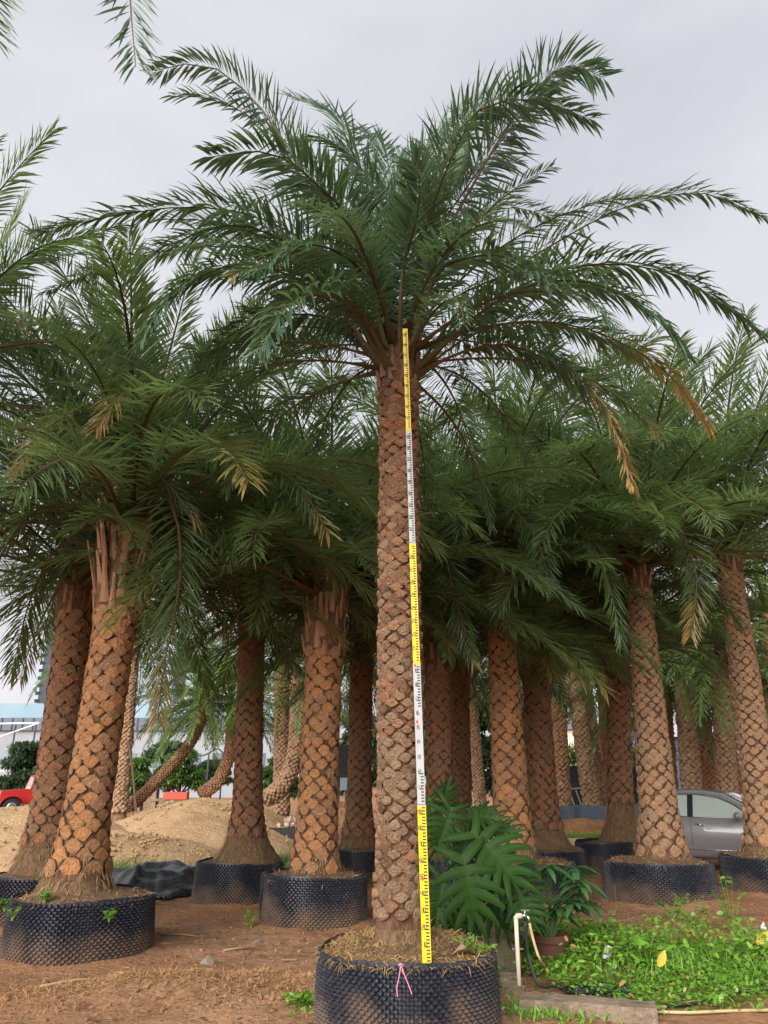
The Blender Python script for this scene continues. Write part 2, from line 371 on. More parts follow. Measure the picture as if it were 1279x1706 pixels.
def palm(base, top, r_mid, r_top, flare, label, group, lb_mat, lib, n_col=8, z0=.85, n_frond=64, frond_scale=1.0, seed=1, bend=None, separate=True,
         stubs=22, spread=(86, 6), root_h=.5, lb_depth=.022, lb_kind=0, gapf=1.05, crown_r=1.15, stub_mesh_=None, hang=0, hub=.7, extra=None, azfilter=None, row_f=.5, name='palm_tree', stub_len=1.0, shape_pw=.8):
    rnd = random.Random(seed); base = Vector(base); top = Vector(top)
    root = empty(name, base); tag(root, label, 'palm tree', group)
    ax = [Vector((0, 0, 0))] + [Vector(b) - base for b in (bend or [])] + [top - base]
    H = 64; path = catmull(ax, H) if len(ax) > 2 else np.array([np.array(ax[0].lerp(ax[1], i / (H - 1))) for i in range(H)])
    seg = np.linalg.norm(np.diff(path, axis=0), axis=1); S = np.concatenate([[0], np.cumsum(seg)]); LEN = S[-1]
    tan = np.gradient(path, axis=0); tan /= np.linalg.norm(tan, axis=1)[:, None]
    def frame(s):
        p = np.array([np.interp(s, S, path[:, k]) for k in range(3)]); T = np.array([np.interp(s, S, tan[:, k]) for k in range(3)]); T /= np.linalg.norm(T)
        e1 = np.array([1.0, 0, 0]) - T * T[0]; e1 /= np.linalg.norm(e1); e2 = np.cross(T, e1); return p, T, e1, e2
    def rad(s):
        f = s / LEN; r = r_mid + (r_top - r_mid) * f
        return r + (flare - r_mid) * math.exp(-(s / .36) ** 1.3) + (crown_r - 1) * r_top * max(0, (f - .9) / .1)
    # trunk core
    nk = 20; V = []; F = []; C = 0
    ss = np.concatenate([np.linspace(0, z0, 10)[:-1], np.linspace(z0, LEN, 26)])
    for i, s in enumerate(ss):
        p, T, e1, e2 = frame(s)
        for k in range(nk):
            an = 2 * math.pi * k / nk; r = rad(s) * (1 + .05 * math.sin(3 * an + seed) * (s < z0) + rnd.uniform(-.03, .03))
            V.append(p + (e1 * math.cos(an) + e2 * math.sin(an)) * r)
    for i in range(len(ss) - 1):
        for k in range(nk): F.append((i * nk + k, i * nk + (k + 1) % nk, (i + 1) * nk + (k + 1) % nk, (i + 1) * nk + k))
    F.append(tuple((len(ss) - 1) * nk + k for k in range(nk)))
    mi = [0 if ss[min(i // nk, len(ss) - 1)] >= z0 - .12 else 1 for i in range(len(F) - 1)] + [0]
    trunk = mesh_obj('trunk', V, F, [m_fiber, m_root], root, mi, smooth=True)
    if separate and flare > .3:
        q = np.random.RandomState(seed + 900); m = 700; sv = q.uniform(.03, z0 + .12, m); a_ = q.uniform(0, 6.283, m); rr = np.array([rad(v) for v in sv]) + .004
        pc = np.array([frame(v)[0] for v in sv]); rt = pc + np.stack([rr * np.cos(a_), rr * np.sin(a_), 0 * rr], 1); el = q.uniform(-1.5, -.5, m); b_ = a_ + q.normal(0, .7, m)
        o = inst('root_fibres', blades_mesh('root_fibres', (rt, np.stack([np.cos(b_) * np.cos(el), np.sin(b_) * np.cos(el), np.sin(el)], 1), q.uniform(.04, .14, m), q.uniform(.004, .010, m), q.uniform(0, .3, m)), m_rootlet), trunk); o['kind'] = 'stuff'
    # leaf bases in staggered rows
    s = z0; row = 0; items = []
    while s < LEN - .02:
        r = rad(s); w = 2 * math.pi * r / n_col; dz = w * row_f
        for j in range(n_col):
            an = 2 * math.pi * (j + .5 * (row % 2)) / n_col + row * .012 * (seed % 5 - 2) + rnd.uniform(-.085, .085)
            sj = s + rnd.uniform(-.2, .2) * dz; p, T, e1, e2 = frame(sj); o = e1 * math.cos(an) + e2 * math.sin(an); x = np.cross(o, T)
            fr = (sj - z0) / (LEN - z0)
            g = gapf * rnd.uniform(.86, 1.06) * (.93 + .12 * fr); d = lb_depth * rnd.uniform(.6, 1.35) * (1.1 - .25 * fr)
            if rnd.random() < .025: g *= .72; d *= .5
            Mx = Matrix(((x[0] * w * g, o[0] * d, T[0] * dz * 2 * g, p[0] + o[0] * r), (x[1] * w * g, o[1] * d, T[1] * dz * 2 * g, p[1] + o[1] * r), (x[2] * w * g, o[2] * d, T[2] * dz * 2 * g, p[2] + o[2] * r), (0, 0, 0, 1)))
            tilt = Matrix.Rotation(rnd.uniform(-.16, .16), 4, 'Y'); Mx = Mx @ tilt
            items.append((o[1], Mx, lb_mat(fr, rnd) if callable(lb_mat) else lb_mat))
        s += dz * rnd.uniform(.97, 1.03); row += 1
    if separate:
        order = sorted(range(len(items)), key=lambda i: items[i][0]); front = order[:300]; rest = order[300:]
        for i in front: inst('leaf_base', rnd.choice(pillows(items[i][2], lb_kind if lb_kind < 2 else int(rnd.random() < .3))), trunk, mat=items[i][1])
    else: rest = list(range(len(items)))
    if rest:
        pl = pillows(items[0][2], 0 if lb_kind == 2 else lb_kind); src = [(np.array([v.co for v in m.vertices]), [tuple(p.vertices) for p in m.polygons]) for m in pl[:2]]
        VV = []; FF = []
        for i in rest:
            v, f = src[i % 2]; A = np.array(items[i][1]); b = len(VV); VV += [tuple(q) for q in (v @ A[:3, :3].T + A[:3, 3])]; FF += [tuple(b + k for k in q) for q in f]
        o = mesh_obj('leaf_bases', VV, FF, items[0][2], trunk, smooth=(lb_kind != 1)); o['kind'] = 'stuff'
    # crown: heart with stubs and fronds
    ptop, T, _, _ = frame(LEN); hr = r_top * crown_r
    mb = MB(); mb.lathe([(hr * 1.0, -.12), (hr * 1.08, .1), (hr * 1.08, hub * .6), (hr * .85, hub), (hr * .4, hub + .25), (.01, hub + .35)], 14)
    crown = mb.build('crown', m_fiber, root, True, tuple(ptop))
    for k in range(stubs):
        az = k * 2.39996 + rnd.uniform(-.2, .2); f = k / max(1, stubs - 1); el = math.radians(rnd.uniform(74, 88))
        R = Matrix.Rotation(az, 4, 'Z') @ Matrix.Translation((hr * (1.0 - .1 * f), 0, -.12 + hub * .9 * f)) @ Matrix.Rotation(math.pi / 2 - el, 4, 'Y') @ Matrix.Rotation(math.pi / 2, 4, 'Z')
        k_ = rnd.uniform(.8, 1.3); R = R @ Matrix.Diagonal((k_ * r_top / .22, k_ * 1.3, rnd.uniform(.45, 1.25) * stub_len * (.65 + .5 * f), 1)); inst('petiole_stub', stub_mesh_ or STUB, crown, mat=R)
    for k in range(n_frond):
        f = (k + .5) / n_frond; az = k * 2.39996 + rnd.uniform(-.25, .25) + seed
        if azfilter and not azfilter(az % (2 * math.pi)): continue
        el = spread[0] + (spread[1] - spread[0]) * f ** shape_pw + rnd.uniform(-6, 6)
        if k >= n_frond - hang: el = rnd.uniform(-45, -25)
        ci = min(range(len(CLASSES)), key=lambda i: abs(CLASSES[i][0] - el)); me = rnd.choice(lib[ci])
        sc = frond_scale * rnd.uniform(.85, 1.1) * (.75 + .25 * min(1, f * 4))
        R = Matrix.Rotation(az, 4, 'Z') @ Matrix.Translation((hr * (.35 + .6 * f), 0, hub + .1 - .5 * f)) @ Matrix.Rotation(-math.radians(el - CLASSES[ci][0]), 4, 'Y') @ Matrix.Rotation(rnd.uniform(-.25, .25), 4, 'X') @ Matrix.Scale(sc, 4)
        inst('frond', me, crown, mat=R)
    if extra: extra(root, crown, Vector(ptop) + base)
    return root, crown
def blades_mesh(name, specs, mat, cols=None):
    """specs: arrays root (n,3), dir (n,3), len, width -> curved pointed blades of three quads"""
    root, d, L, W, bend = specs; n = len(root); V = np.zeros((n, 7, 3)); up = np.array([0, 0, 1.0])
    side = np.cross(d, up + np.random.RandomState(n).normal(0, .3, (n, 3))); side /= np.linalg.norm(side, axis=1)[:, None] + 1e-9
    for i, (t, w) in enumerate(((0, .6), (.4, 1), (.75, .7))):
        c = root + d * (L * t)[:, None] - up * (bend * L * t * t)[:, None]
        V[:, i * 2] = c - side * (W * w / 2)[:, None]; V[:, i * 2 + 1] = c + side * (W * w / 2)[:, None]
    V[:, 6] = root + d * L[:, None] - up * (bend * L)[:, None]
    b = np.arange(n)[:, None] * 7; F = [tuple(r) for r in (b + np.array([0, 1, 3, 2])).tolist()] + [tuple(r) for r in (b + np.array([2, 3, 5, 4])).tolist()] + [tuple(r) for r in (b + np.array([4, 5, 6])).tolist()]
    me = bpy.data.meshes.new(name); me.from_pydata(V.reshape(-1, 3).tolist(), [], F)
    rr = np.random.RandomState(n + 3); ca = me.color_attributes.new('col', 'FLOAT_COLOR', 'POINT'); arr = np.zeros((n, 7, 4), np.float32)
    arr[:, :, 1] = rr.rand(n)[:, None]; arr[:, :, 3] = 1; arr[:, :, 0] = 0 if cols is None else cols[:, None]; ca.data.foreach_set('color', arr.ravel())
    me.materials.append(mat); me.update(); return me

# ------------------------------------------------------------------ ground
def axis(lo, hi, step, far):
    a = list(np.arange(lo, hi + 1e-6, step)); d = step; x = a[-1]
    right = []
    while x < far: d *= 1.22; x += d; right.append(x)
    d = step; x = a[0]; left = []
    while x > -far: d *= 1.22; x -= d; left.append(x)
    return np.array(left[::-1] + a + right)
def ground_h(x, y):
    """height of the bare soil"""
    near = np.exp(-(np.maximum(0, np.hypot(x, y - 9) - 12) / 12) ** 2)
    h = .045 * vnoise(x, y, 3, 5, .55) * near + .030 * vnoise(x, y, 4, 4, 2.3) * near
    m = np.exp(-(((x + 1.75) / 1.1) ** 2 + ((y - 6.9) / .5) ** 2)); h += m * (.16 + .07 * vnoise(x, y, 8, 4, 4.0, .65))
    m = np.exp(-(((x + 1.0) / .55) ** 2 + ((y - 7.3) / .35) ** 2)); h += m * (.04 + .04 * vnoise(x, y, 9, 4, 5.0, .65))
    for (cx, cy, ca, sa) in DENTS:
        u = (x - cx) * ca + (y - cy) * sa; v = (y - cy) * ca - (x - cx) * sa; q = (u / .14) ** 2 + (v / .055) ** 2; h += -.030 * np.exp(-q * q) + .012 * np.exp(-(q - 1.6) ** 2 * 3)
    for (cx, cy, r) in POT_SPOTS:
        d = np.hypot(x - cx, y - cy); h += .07 * np.exp(-((d - r - .02) / .10) ** 2) * (.75 + .8 * vnoise(x, y, 12, 3, 1.7))
    m = np.exp(-(((x - 2.9) / 1.7) ** 2 + ((y - 7.7) / 1.0) ** 4)); h += .05 * m
    return h
_rd = random.Random(3); DENTS = [(_rd.uniform(-2.6, -.3), _rd.uniform(7.4, 11.5), math.cos(_a), math.sin(_a)) for _a in [_rd.uniform(.6, 2.4) for _ in range(22)]]   # footprints
# planters: (centre x, centre y, radius)
POTS = {
    'A': (-3.06, 8.74, .70), 'B': (-4.25, 10.6, .66), 'C': (-2.11, 12.27, .61), 'D': (-.86, 10.52, .65), 'E': (-.36, 14.6, .62), 'G': (.155, 6.15, .612),
    'H': (1.0, 12.9, .62), 'I': (1.5, 15.4, .6), 'J': (2.02, 12.3, .78), 'K': (2.95, 14.9, .62), 'L': (4.2, 15.75, .56), 'M': (4.02, 12.4, .78), 'N': (6.15, 13.3, .8)}
POT_SPOTS = list(POTS.values())
gx = axis(-7.5, 8.5, .085, 2500); gy = axis(4.5, 17, .085, 2500)
GX, GY = np.meshgrid(gx, gy); GH = ground_h(GX, GY)
nv = len(gx); V = np.stack([GX.ravel(), GY.ravel(), GH.ravel()], 1)
I = np.arange(len(gy) - 1)[:, None] * nv + np.arange(nv - 1)[None]; I = I.ravel()
Fq = np.stack([I, I + 1, I + nv + 1, I + nv], 1)
me = bpy.data.meshes.new('ground'); me.from_pydata(V.tolist(), [], Fq.tolist()); g = link_mesh('ground', me, m_soil, smooth=True); g['kind'] = 'structure'
def gh(x, y): return float(ground_h(np.array([x]), np.array([y]))[0])

# ------------------------------------------------------------------ dimpled planters
def pot_material():
    m, nt, p = nodes_of('dimpled_black_plastic')
    tcn = N(nt, 'ShaderNodeTexCoord'); sp = N(nt, 'ShaderNodeSeparateXYZ'); nt.links.new(tcn.outputs['Object'], sp.inputs[0])
    t = N(nt, 'ShaderNodeTexNoise'); t.inputs['Scale'].default_value = 3.5; t.inputs['Detail'].default_value = 6
    oi = N(nt, 'ShaderNodeObjectInfo'); ad = N(nt, 'ShaderNodeVectorMath', operation='ADD'); ml = N(nt, 'ShaderNodeMath', operation='MULTIPLY'); ml.inputs[1].default_value = 40
    nt.links.new(oi.outputs['Random'], ml.inputs[0]); nt.links.new(tcn.outputs['Object'], ad.inputs[0]); nt.links.new(ml.outputs[0], ad.inputs[1]); nt.links.new(ad.outputs[0], t.inputs['Vector'])
    ma = N(nt, 'ShaderNodeMath', operation='MULTIPLY_ADD'); ma.inputs[1].default_value = .75; ma.inputs[2].default_value = -.25; nt.links.new(t.outputs[0], ma.inputs[0])
    sb = N(nt, 'ShaderNodeMath', operation='SUBTRACT'); nt.links.new(ma.outputs[0], sb.inputs[0]); nt.links.new(sp.outputs[2], sb.inputs[1])
    fac = ramp(nt, sb.outputs[0], -.18, .12)                        # splashed mud, ragged upper edge
    t2 = N(nt, 'ShaderNodeTexNoise'); t2.inputs['Scale'].default_value = 40; nt.links.new(tcn.outputs['Object'], t2.inputs['Vector'])
    c = mixc(nt, ramp(nt, t2.outputs[0], .45, .75), (.016, .018, .027), (.05, .053, .066))
    mu = N(nt, 'ShaderNodeMath', operation='MULTIPLY'); mu.inputs[1].default_value = .62; nt.links.new(fac, mu.inputs[0])
    c = mixc(nt, mu.outputs[0], c, (.20, .12, .07)); nt.links.new(c, p.inputs['Base Color'])
    mr = N(nt, 'ShaderNodeMapRange'); mr.inputs[3].default_value = .33; mr.inputs[4].default_value = .85; nt.links.new(fac, mr.inputs[0]); nt.links.new(mr.outputs[0], p.inputs['Roughness'])
    return m
m_pot = pot_material()
def pot_mesh(R, H, cell, seed=0, ragged=.008):
    r = random.Random(seed); n = int(round(2 * math.pi * R / cell)); rows = int(H / (cell * .46)); V = []; F = []
    def P(an, z, d): 
        rr = R * (1 + .016 * math.sin(2 * an + seed) + .013 * math.sin(5 * an + seed * 2) + .006 * math.sin(11 * an + seed * 3 + 6 * z)) + d - .02 * (z / H); return (rr * math.cos(an), rr * math.sin(an), z)
    # sheet, outer and inner, with a ragged cut rim
    ns = n
    rim = [H + r.uniform(-ragged, ragged) + .012 * math.sin(3 * 2 * math.pi * k / ns + seed) for k in range(ns)]
    for (d, top) in ((0, 0), (0, 1), (-.006, 1), (-.006, 0)):
        for k in range(ns): V.append(P(2 * math.pi * k / ns, rim[k] if top else -.06, d))
    for q in range(3):
        for k in range(ns): F.append((q * ns + k, q * ns + (k + 1) % ns, (q + 1) * ns + (k + 1) % ns, (q + 1) * ns + k))
    ca = cell * .42; dep = cell * .50
    for i in range(rows):
        z = .012 + (i + .5) * cell * .46
        if z > H - .012: break
        for j in range(n):
            an = 2 * math.pi * (j + .5 * (i % 2)) / n; b = len(V); k6 = 6; jd = dep * r.uniform(.85, 1.1)
            for k in range(k6):
                q = 2 * math.pi * (k + .5) / k6; V.append(P(an + math.cos(q) * ca / R, z + math.sin(q) * ca * 1.0, -.001))
            for k in range(k6):
                q = 2 * math.pi * (k + .5) / k6; V.append(P(an + math.cos(q) * ca * .42 / R, z + math.sin(q) * ca * .42, jd))
            for k in range(k6): F.append((b + k, b + (k + 1) % k6, b + k6 + (k + 1) % k6, b + k6 + k))
            F.append(tuple(b + k6 + k for k in range(k6)))
    me = bpy.data.meshes.new('planter_wall'); me.from_pydata(V, [], F); me.materials.append(m_pot); me.update(); return me
POT_FINE = pot_mesh(.64, .53, .052, 1); POT_B = pot_mesh(.66, .53, .055, 2); POT_C = pot_mesh(.66, .53, .055, 5)
def soil_fill(R, parent, seed, z=.49, dome=.07):
    r = random.Random(seed); V = [(0, 0, z + dome)]; F = []; nr, n = 9, 40
    xs = []
    for i in range(1, nr + 1):
        for k in range(n):
            q = i / nr; an = 2 * math.pi * k / n; rr = q * (R - .015)
            V.append((rr * math.cos(an), rr * math.sin(an), z + dome * (1 - q * q) - .03 * q ** 6 + r.uniform(-.012, .012)))
    for k in range(n): F.append((0, 1 + k, 1 + (k + 1) % n))
    for i in range(nr - 1):
        for k in range(n): F.append((1 + i * n + k, 1 + (i + 1) * n + k, 1 + (i + 1) * n + (k + 1) % n, 1 + i * n + (k + 1) % n))
    return mesh_obj('soil_fill', V, F, m_root, parent, smooth=True)
def pot(key, label, me, srcR, tilt=(0, 0), h=1.0):
    x, y, R = POTS[key]; rt = empty('planter', (x, y, gh(x, y) * 0)); tag(rt, label, 'planter', 'dimpled black planters'); rt.rotation_euler = (tilt[0], tilt[1], random.Random(key).uniform(0, 6))
    inst('planter_wall', me, rt, scale=(R / srcR, R / srcR, h)); soil_fill(R, rt, ord(key), .49 if key == 'G' else .51, .07)
    mb = MB(); mb.box((R + .020, 0, .27 * h), (.012, .05, .50 * h)); seam = mb.build('seam_strip', m_pot, rt)
    for zz in (.08, .26, .44): mb = MB(); mb.tube([(R + .024, 0, zz * h), (R + .036, 0, zz * h)], .010, 8); mb.build('bolt', m_pot, seam)
    return rt
pot('A', 'black dimpled planter cut by the left edge, round the front left palm', POT_B, .66, (.0, .0))
pot('B', 'dark planter almost hidden behind the front left planter', POT_C, .66)
pot('C', 'black dimpled planter touching the right end of the black plastic sheet', POT_B, .66, (.0, .02))
pot('D', 'navy dimpled planter just left of the tall middle palm', POT_C, .66, (0, -.02), 1.04)
pot('E', 'dark planter seen in the gap between the middle palm and the planter to its left', POT_B, .66)
pot_main = pot('G', 'large navy dimpled planter in the front holding the measuring rod', POT_FINE, .64, h=.97)
pot('H', 'dark planter hidden behind the monstera leaves, straight behind the middle palm', POT_B, .66)
pot('I', 'small far planter behind the monstera, in deep shade', POT_C, .66)
pot('J', 'navy dimpled planter half covered by the monstera and potted plant', POT_B, .66, (0, .03))
pot('K', 'low dark planter behind the planter beside the monstera', POT_C, .66, h=.92)
pot('L', 'dark tilted planter left of and behind the wide muddy planter', POT_B, .66, (0, -.05), 1.1)
pot('M', 'wide mud splashed dimpled planter in front of the grey car', POT_C, .66)
pot('N', 'mud splashed dimpled planter cut by the right edge', POT_B, .66)

# ------------------------------------------------------------------ the tall middle palm with its own fronds
GB = Vector((.12, 6.15, .45)); GT = Vector((.13, 6.15, 5.0))
def main_fronds(root, crown, ctop):
    hub = Vector((.13, 6.15, 5.25))
    def fr(pix, seed, n=66, L=.46,  tw=0.0, dry=None, W=.027, droop=.3, lift=(.4, 1.0), t0=.2, gap=.03, ang=(68, 36)):
        w = [at(*p) for p in pix]
        o = (w[-1] - hub); o.z = 0
        if o.length < .3: o = Vector((.3, .9, 0))
        o.normalize(); side = Vector((0, 0, 1)).cross(o)
        b0 = hub + o * .08 + Vector((0, 0, -.25)); pts = catmull([b0] + w, 26)
        me = frond_mesh('frond', pts - np.array(ctop), np.array(side), int(n * 1.55), L * 1.22, W * 1.32, seed, dry, tw, t0=t0, lift=lift, droop=droop, rw=.026, mats=(m_frond_blue, m_rachis), gap=gap, ang=ang)
        inst('frond', me, crown)
    tipdry = lambda k, a=1.0: (lambda u: max(0, (u - k) / (1 - k)) ** .6 * a if u > k else 0)
    # big outlines seen against the sky
    fr([(610, 440, 6.1), (520, 310, 5.9), (430, 175, 5.8), (345, 108, 5.7), (258, 118, 5.6)], 1, 78, .40, tw=.9, lift=(.5, 1.2), droop=.45)
    fr([(625, 420, 6.4), (600, 280, 6.9), (560, 195, 7.3), (480, 160, 7.6)], 2, 74, .48, tw=-.3, droop=.15)
    fr([(645, 420, 6.3), (650, 320, 6.7), (640, 250, 7.1), (600, 215, 7.4)], 3, 70, .44, tw=.2, droop=.1)
    fr([(690, 420, 6.3), (730, 300, 6.7), (775, 200, 7.0), (830, 160, 7.3)], 4, 76, .50, tw=.3, droop=.2)
    fr([(700, 470, 6.0), (770, 340, 5.75), (850, 205, 5.5), (935, 110, 5.35), (1005, 130, 5.25)], 5, 84, .50, tw=-.8, droop=.45, lift=(.3, .8))
    fr([(700, 440, 6.1), (765, 330, 5.95), (835, 235, 5.8), (905, 150, 5.7), (985, 108, 5.6)], 30, 80, .48, tw=.5, droop=.5, lift=(.3, .8))
    fr([(600, 430, 6.2), (510, 290, 6.15), (425, 200, 6.1), (350, 165, 6.0), (290, 160, 5.9)], 31, 74, .40, tw=-.5, droop=.4, lift=(.4, 1.0))
    fr([(650, 420, 6.3), (690, 300, 6.6), (740, 220, 6.9), (800, 165, 7.1)], 32, 72, .46, tw=-.4, droop=.15)
    fr([(730, 300, 5.7), (790, 190, 5.4), (880, 165, 5.2), (985, 200, 5.1)], 6, 70, .44, tw=-.4, droop=.6)
    fr([(780, 500, 6.2), (900, 420, 6.1), (1040, 345, 6.0), (1170, 322, 5.95), (1275, 365, 5.9)], 7, 80, .36, tw=.5, droop=.4, lift=(.3, .9))
    fr([(790, 530, 6.0), (900, 460, 5.8), (1020, 440, 5.6), (1140, 465, 5.5), (1272, 560, 5.4)], 8, 80, .42, tw=.3, droop=.8, lift=(.2, .7))
    fr([(770, 545, 5.8), (870, 480, 5.4), (980, 470, 5.1), (1080, 520, 4.95), (1145, 590, 4.9)], 9, 74, .42, tw=.2, droop=.8, lift=(.2, .7))
    fr([(780, 560, 6.3), (880, 535, 6.4), (1000, 555, 6.4), (1110, 620, 6.4), (1182, 715, 6.4)], 10, 72, .38, tw=.4, dry=tipdry(.45), droop=.7, lift=(.1, .5))
    fr([(760, 590, 6.0), (850, 575, 5.8), (950, 625, 5.7), (1015, 700, 5.65), (1052, 810, 5.6)], 11, 70, .34, tw=.4, dry=tipdry(.5, .95), droop=.7, lift=(.1, .5))
    fr([(730, 440, 6.5), (790, 375, 6.9), (850, 345, 7.2), (925, 365, 7.5)], 12, 64, .42, droop=.4)
    fr([(560, 450, 6.0), (450, 370, 5.9), (330, 345, 5.8), (200, 358, 5.7), (62, 388, 5.6)], 13, 82, .40, tw=-.4, droop=.5, lift=(.4, 1.0))
    fr([(560, 480, 6.3), (440, 420, 6.5), (320, 412, 6.6), (190, 440, 6.7), (70, 490, 6.8)], 14, 76, .34, tw=-.4, droop=.6, lift=(.3, .8))
    fr([(560, 510, 5.8), (460, 450, 5.5), (370, 445, 5.3), (290, 490, 5.2), (235, 570, 5.1)], 15, 74, .44, tw=-.3, droop=.8, lift=(.2, .7))
    fr([(570, 540, 6.1), (470, 525, 6.1), (380, 560, 6.1), (310, 640, 6.1)], 16, 64, .42, droop=.8, lift=(.1, .6))
    fr([(600, 400, 5.7), (530, 310, 5.2), (450, 255, 4.9), (350, 262, 4.7)], 17, 70, .44, tw=.5, droop=.5)
    fr([(610, 470, 5.6), (560, 420, 5.1), (500, 410, 4.8), (430, 460, 4.6)], 18, 66, .44, droop=.7, lift=(.3, .8))
    fr([(720, 470, 5.6), (780, 430, 5.1), (850, 430, 4.8), (920, 480, 4.6)], 19, 60, .42, droop=.7, lift=(.3, .8))
    fr([(670, 460, 5.7), (690, 380, 5.3), (700, 310, 5.0), (690, 270, 4.8)], 20, 64, .42, droop=.3, tw=.6)
    fr([(580, 560, 6.6), (480, 545, 7.2), (390, 575, 7.6), (330, 650, 7.9)], 21, 60, .42, droop=.7)
    fr([(740, 570, 6.7), (830, 545, 7.3), (910, 575, 7.8), (960, 650, 8.1)], 22, 60, .42, droop=.7)
    fr([(600, 430, 6.5), (540, 350, 7.0), (470, 320, 7.4), (390, 345, 7.8)], 23, 64, .46, droop=.4)
    fr([(640, 380, 6.1), (615, 300, 6.0), (560, 240, 5.8), (500, 235, 5.6)], 24, 66, .42, droop=.4, tw=-.6)
    fr([(700, 400, 6.2), (745, 330, 6.2), (800, 280, 6.3), (860, 270, 6.3)], 25, 62, .42, droop=.4, tw=.6)
    fr([(600, 520, 5.5), (540, 490, 4.9), (480, 510, 4.6), (430, 590, 4.4)], 26, 60, .42, droop=.8)
    fr([(640, 430, 6.15), (655, 330, 6.2), (668, 260, 6.25)], 27, 50, .36, droop=.05, ang=(30, 14))
    fr([(590, 500, 6.6), (520, 440, 7.2), (450, 430, 7.7), (380, 470, 8.1)], 28, 60, .44, droop=.5)
    fr([(560, 470, 5.9), (470, 400, 5.6), (390, 375, 5.4), (300, 400, 5.25), (240, 440, 5.15)], 29, 66, .42, tw=-.2, droop=.6)
    # loose fibre on the trunk
    r = np.random.RandomState(77); n = 1500; a_ = r.uniform(0, 6.283, n); z = r.uniform(.8, 5.1, n); R_ = .155 + .02 * r.rand(n)
    rt = np.stack([.125 + R_ * np.cos(a_), 6.15 + R_ * np.sin(a_), z], 1) - np.array(root.location); b_ = a_ + r.choice([-1, 1], n) * r.uniform(.9, 1.6, n); el = r.uniform(-.6, .7, n)
    o = inst('fibre_wisps', blades_mesh('fibre_wisps', (rt, np.stack([np.cos(b_) * np.cos(el), np.sin(b_) * np.cos(el), np.sin(el)], 1), r.uniform(.03, .13, n), r.uniform(.003, .007, n), r.uniform(0, .5, n)), leaf_mat('fibre', (.20, .10, .05), (.40, .25, .14), trans=.05, rough=.9, spec=.1)), root); o['kind'] = 'stuff'
    # young leaf still folded into a cone
    c = at(760, 305, 5.5); t = at(777, 232, 5.35); mb = MB(); d = (t - c); L = d.length; dn = d.normalized(); s1 = dn.cross(Vector((0, 1, 0))).normalized(); s2 = dn.cross(s1)
    for k in range(14):
        an = 2 * math.pi * k / 14; w = .05
        o = s1 * math.cos(an) + s2 * math.sin(an); q = s1 * -math.sin(an) + s2 * math.cos(an)
        pts_ = [(c + dn * L * tt + o * w * rr) for tt, rr in ((-.05, .15), (.25, .95), (.6, 1.15), (.9, .55), (1.02, .05))]
        v = []
        for i, p_ in enumerate(pts_): ww = (.007, .012, .012, .008, .001)[i]; v += [p_ - q * ww - ctop, p_ + o * .004 - ctop, p_ + q * ww - ctop]
        f = [(i * 3 + a, i * 3 + a + 1, i * 3 + a + 4, i * 3 + a + 3) for i in range(4) for a in (0, 1)]
        mb.add(v, f)
    mb.build('folded_leaf', M('folded_leaf', (.065, .11, .06), .6), crown)
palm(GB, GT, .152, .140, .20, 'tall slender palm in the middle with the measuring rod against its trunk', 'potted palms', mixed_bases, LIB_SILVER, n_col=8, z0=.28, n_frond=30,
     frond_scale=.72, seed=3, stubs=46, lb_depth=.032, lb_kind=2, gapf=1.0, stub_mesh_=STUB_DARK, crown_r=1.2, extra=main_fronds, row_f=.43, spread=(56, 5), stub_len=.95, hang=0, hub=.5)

# ------------------------------------------------------------------ the palms around it
GRP = 'potted palms'
def near(key, low, high, wpx, wtop, label, mat, n_frond=64, fs=1.0, seed=1, n_col=8, lib=None, **kw):
    """low/high: trunk axis seen in the photograph at the planter's depth; widths in pixels there"""
    x, y, R = POTS[key]; b = at(low[0], low[1], y); t = at(high[0], high[1], y)
    k = (t - b) / (t.z - b.z); base = b + k * (.45 - b.z)
    mpp = (y * math.cos(PITCH) + (2 - CAM_H) * math.sin(PITCH)) / FPX
    fs *= 1.15; n_frond = int(n_frond * .70)
    return palm(base, t, wpx * mpp / 2 - .032, wtop * mpp / 2 - .028, kw.pop('flare', wpx * mpp / 2 * 1.75), label, GRP, mat, lib or LIB_NEAR, n_col=n_col, n_frond=n_frond, frond_scale=fs, seed=seed, **kw)
def hero(paths, **kw):
    def go(root, crown, ctop):
        hub = ctop + Vector((0, 0, .6))
        for i, (pix, dk) in enumerate(paths):
            w = [at(*p) for p in pix]; o = w[-1] - hub; o.z = 0; o.normalize(); pts = catmull([hub] + w, 26)
            d = None if dk is None else (lambda k: (lambda u: max(0, (u - k) / (1 - k)) ** .7 if u > k else 0))(dk)
            me = frond_mesh('frond', pts - np.array(ctop), np.array(Vector((0, 0, 1)).cross(o)), 96, .58, .029, 1200 + i + int(abs(pix[0][0])), dry=d, twist=.2, droop=.25, lift=(.15, .5), ang=(58, 26)); inst('frond', me, crown)
    return go
near('A', (128, 1470), (196, 1010), 76, 74, 'thick orange trunked palm in the front left planter', m_lb_orange, 84, 1.0, 11, 8, stubs=70, z0=.34, stub_len=1.8, hub=1.3, lb_depth=.020, extra=hero([([(180, 760, 8.2), (150, 690, 7.6), (90, 700, 7.1), (20, 790, 6.8)], .55), ([(230, 720, 8.0), (235, 650, 7.4), (215, 640, 7.0), (160, 715, 6.7)], .6), ([(240, 800, 8.3), (290, 850, 7.9), (300, 960, 7.7), (275, 1100, 7.7), (262, 1200, 7.8)], .8), ([(150, 850, 8.4), (60, 850, 8.2), (-10, 950, 8.1), (-30, 1080, 8.1)], None), ([(130, 900, 8.8), (90, 920, 9.0), (50, 1000, 9.1), (20, 1120, 9.2)], None)]))
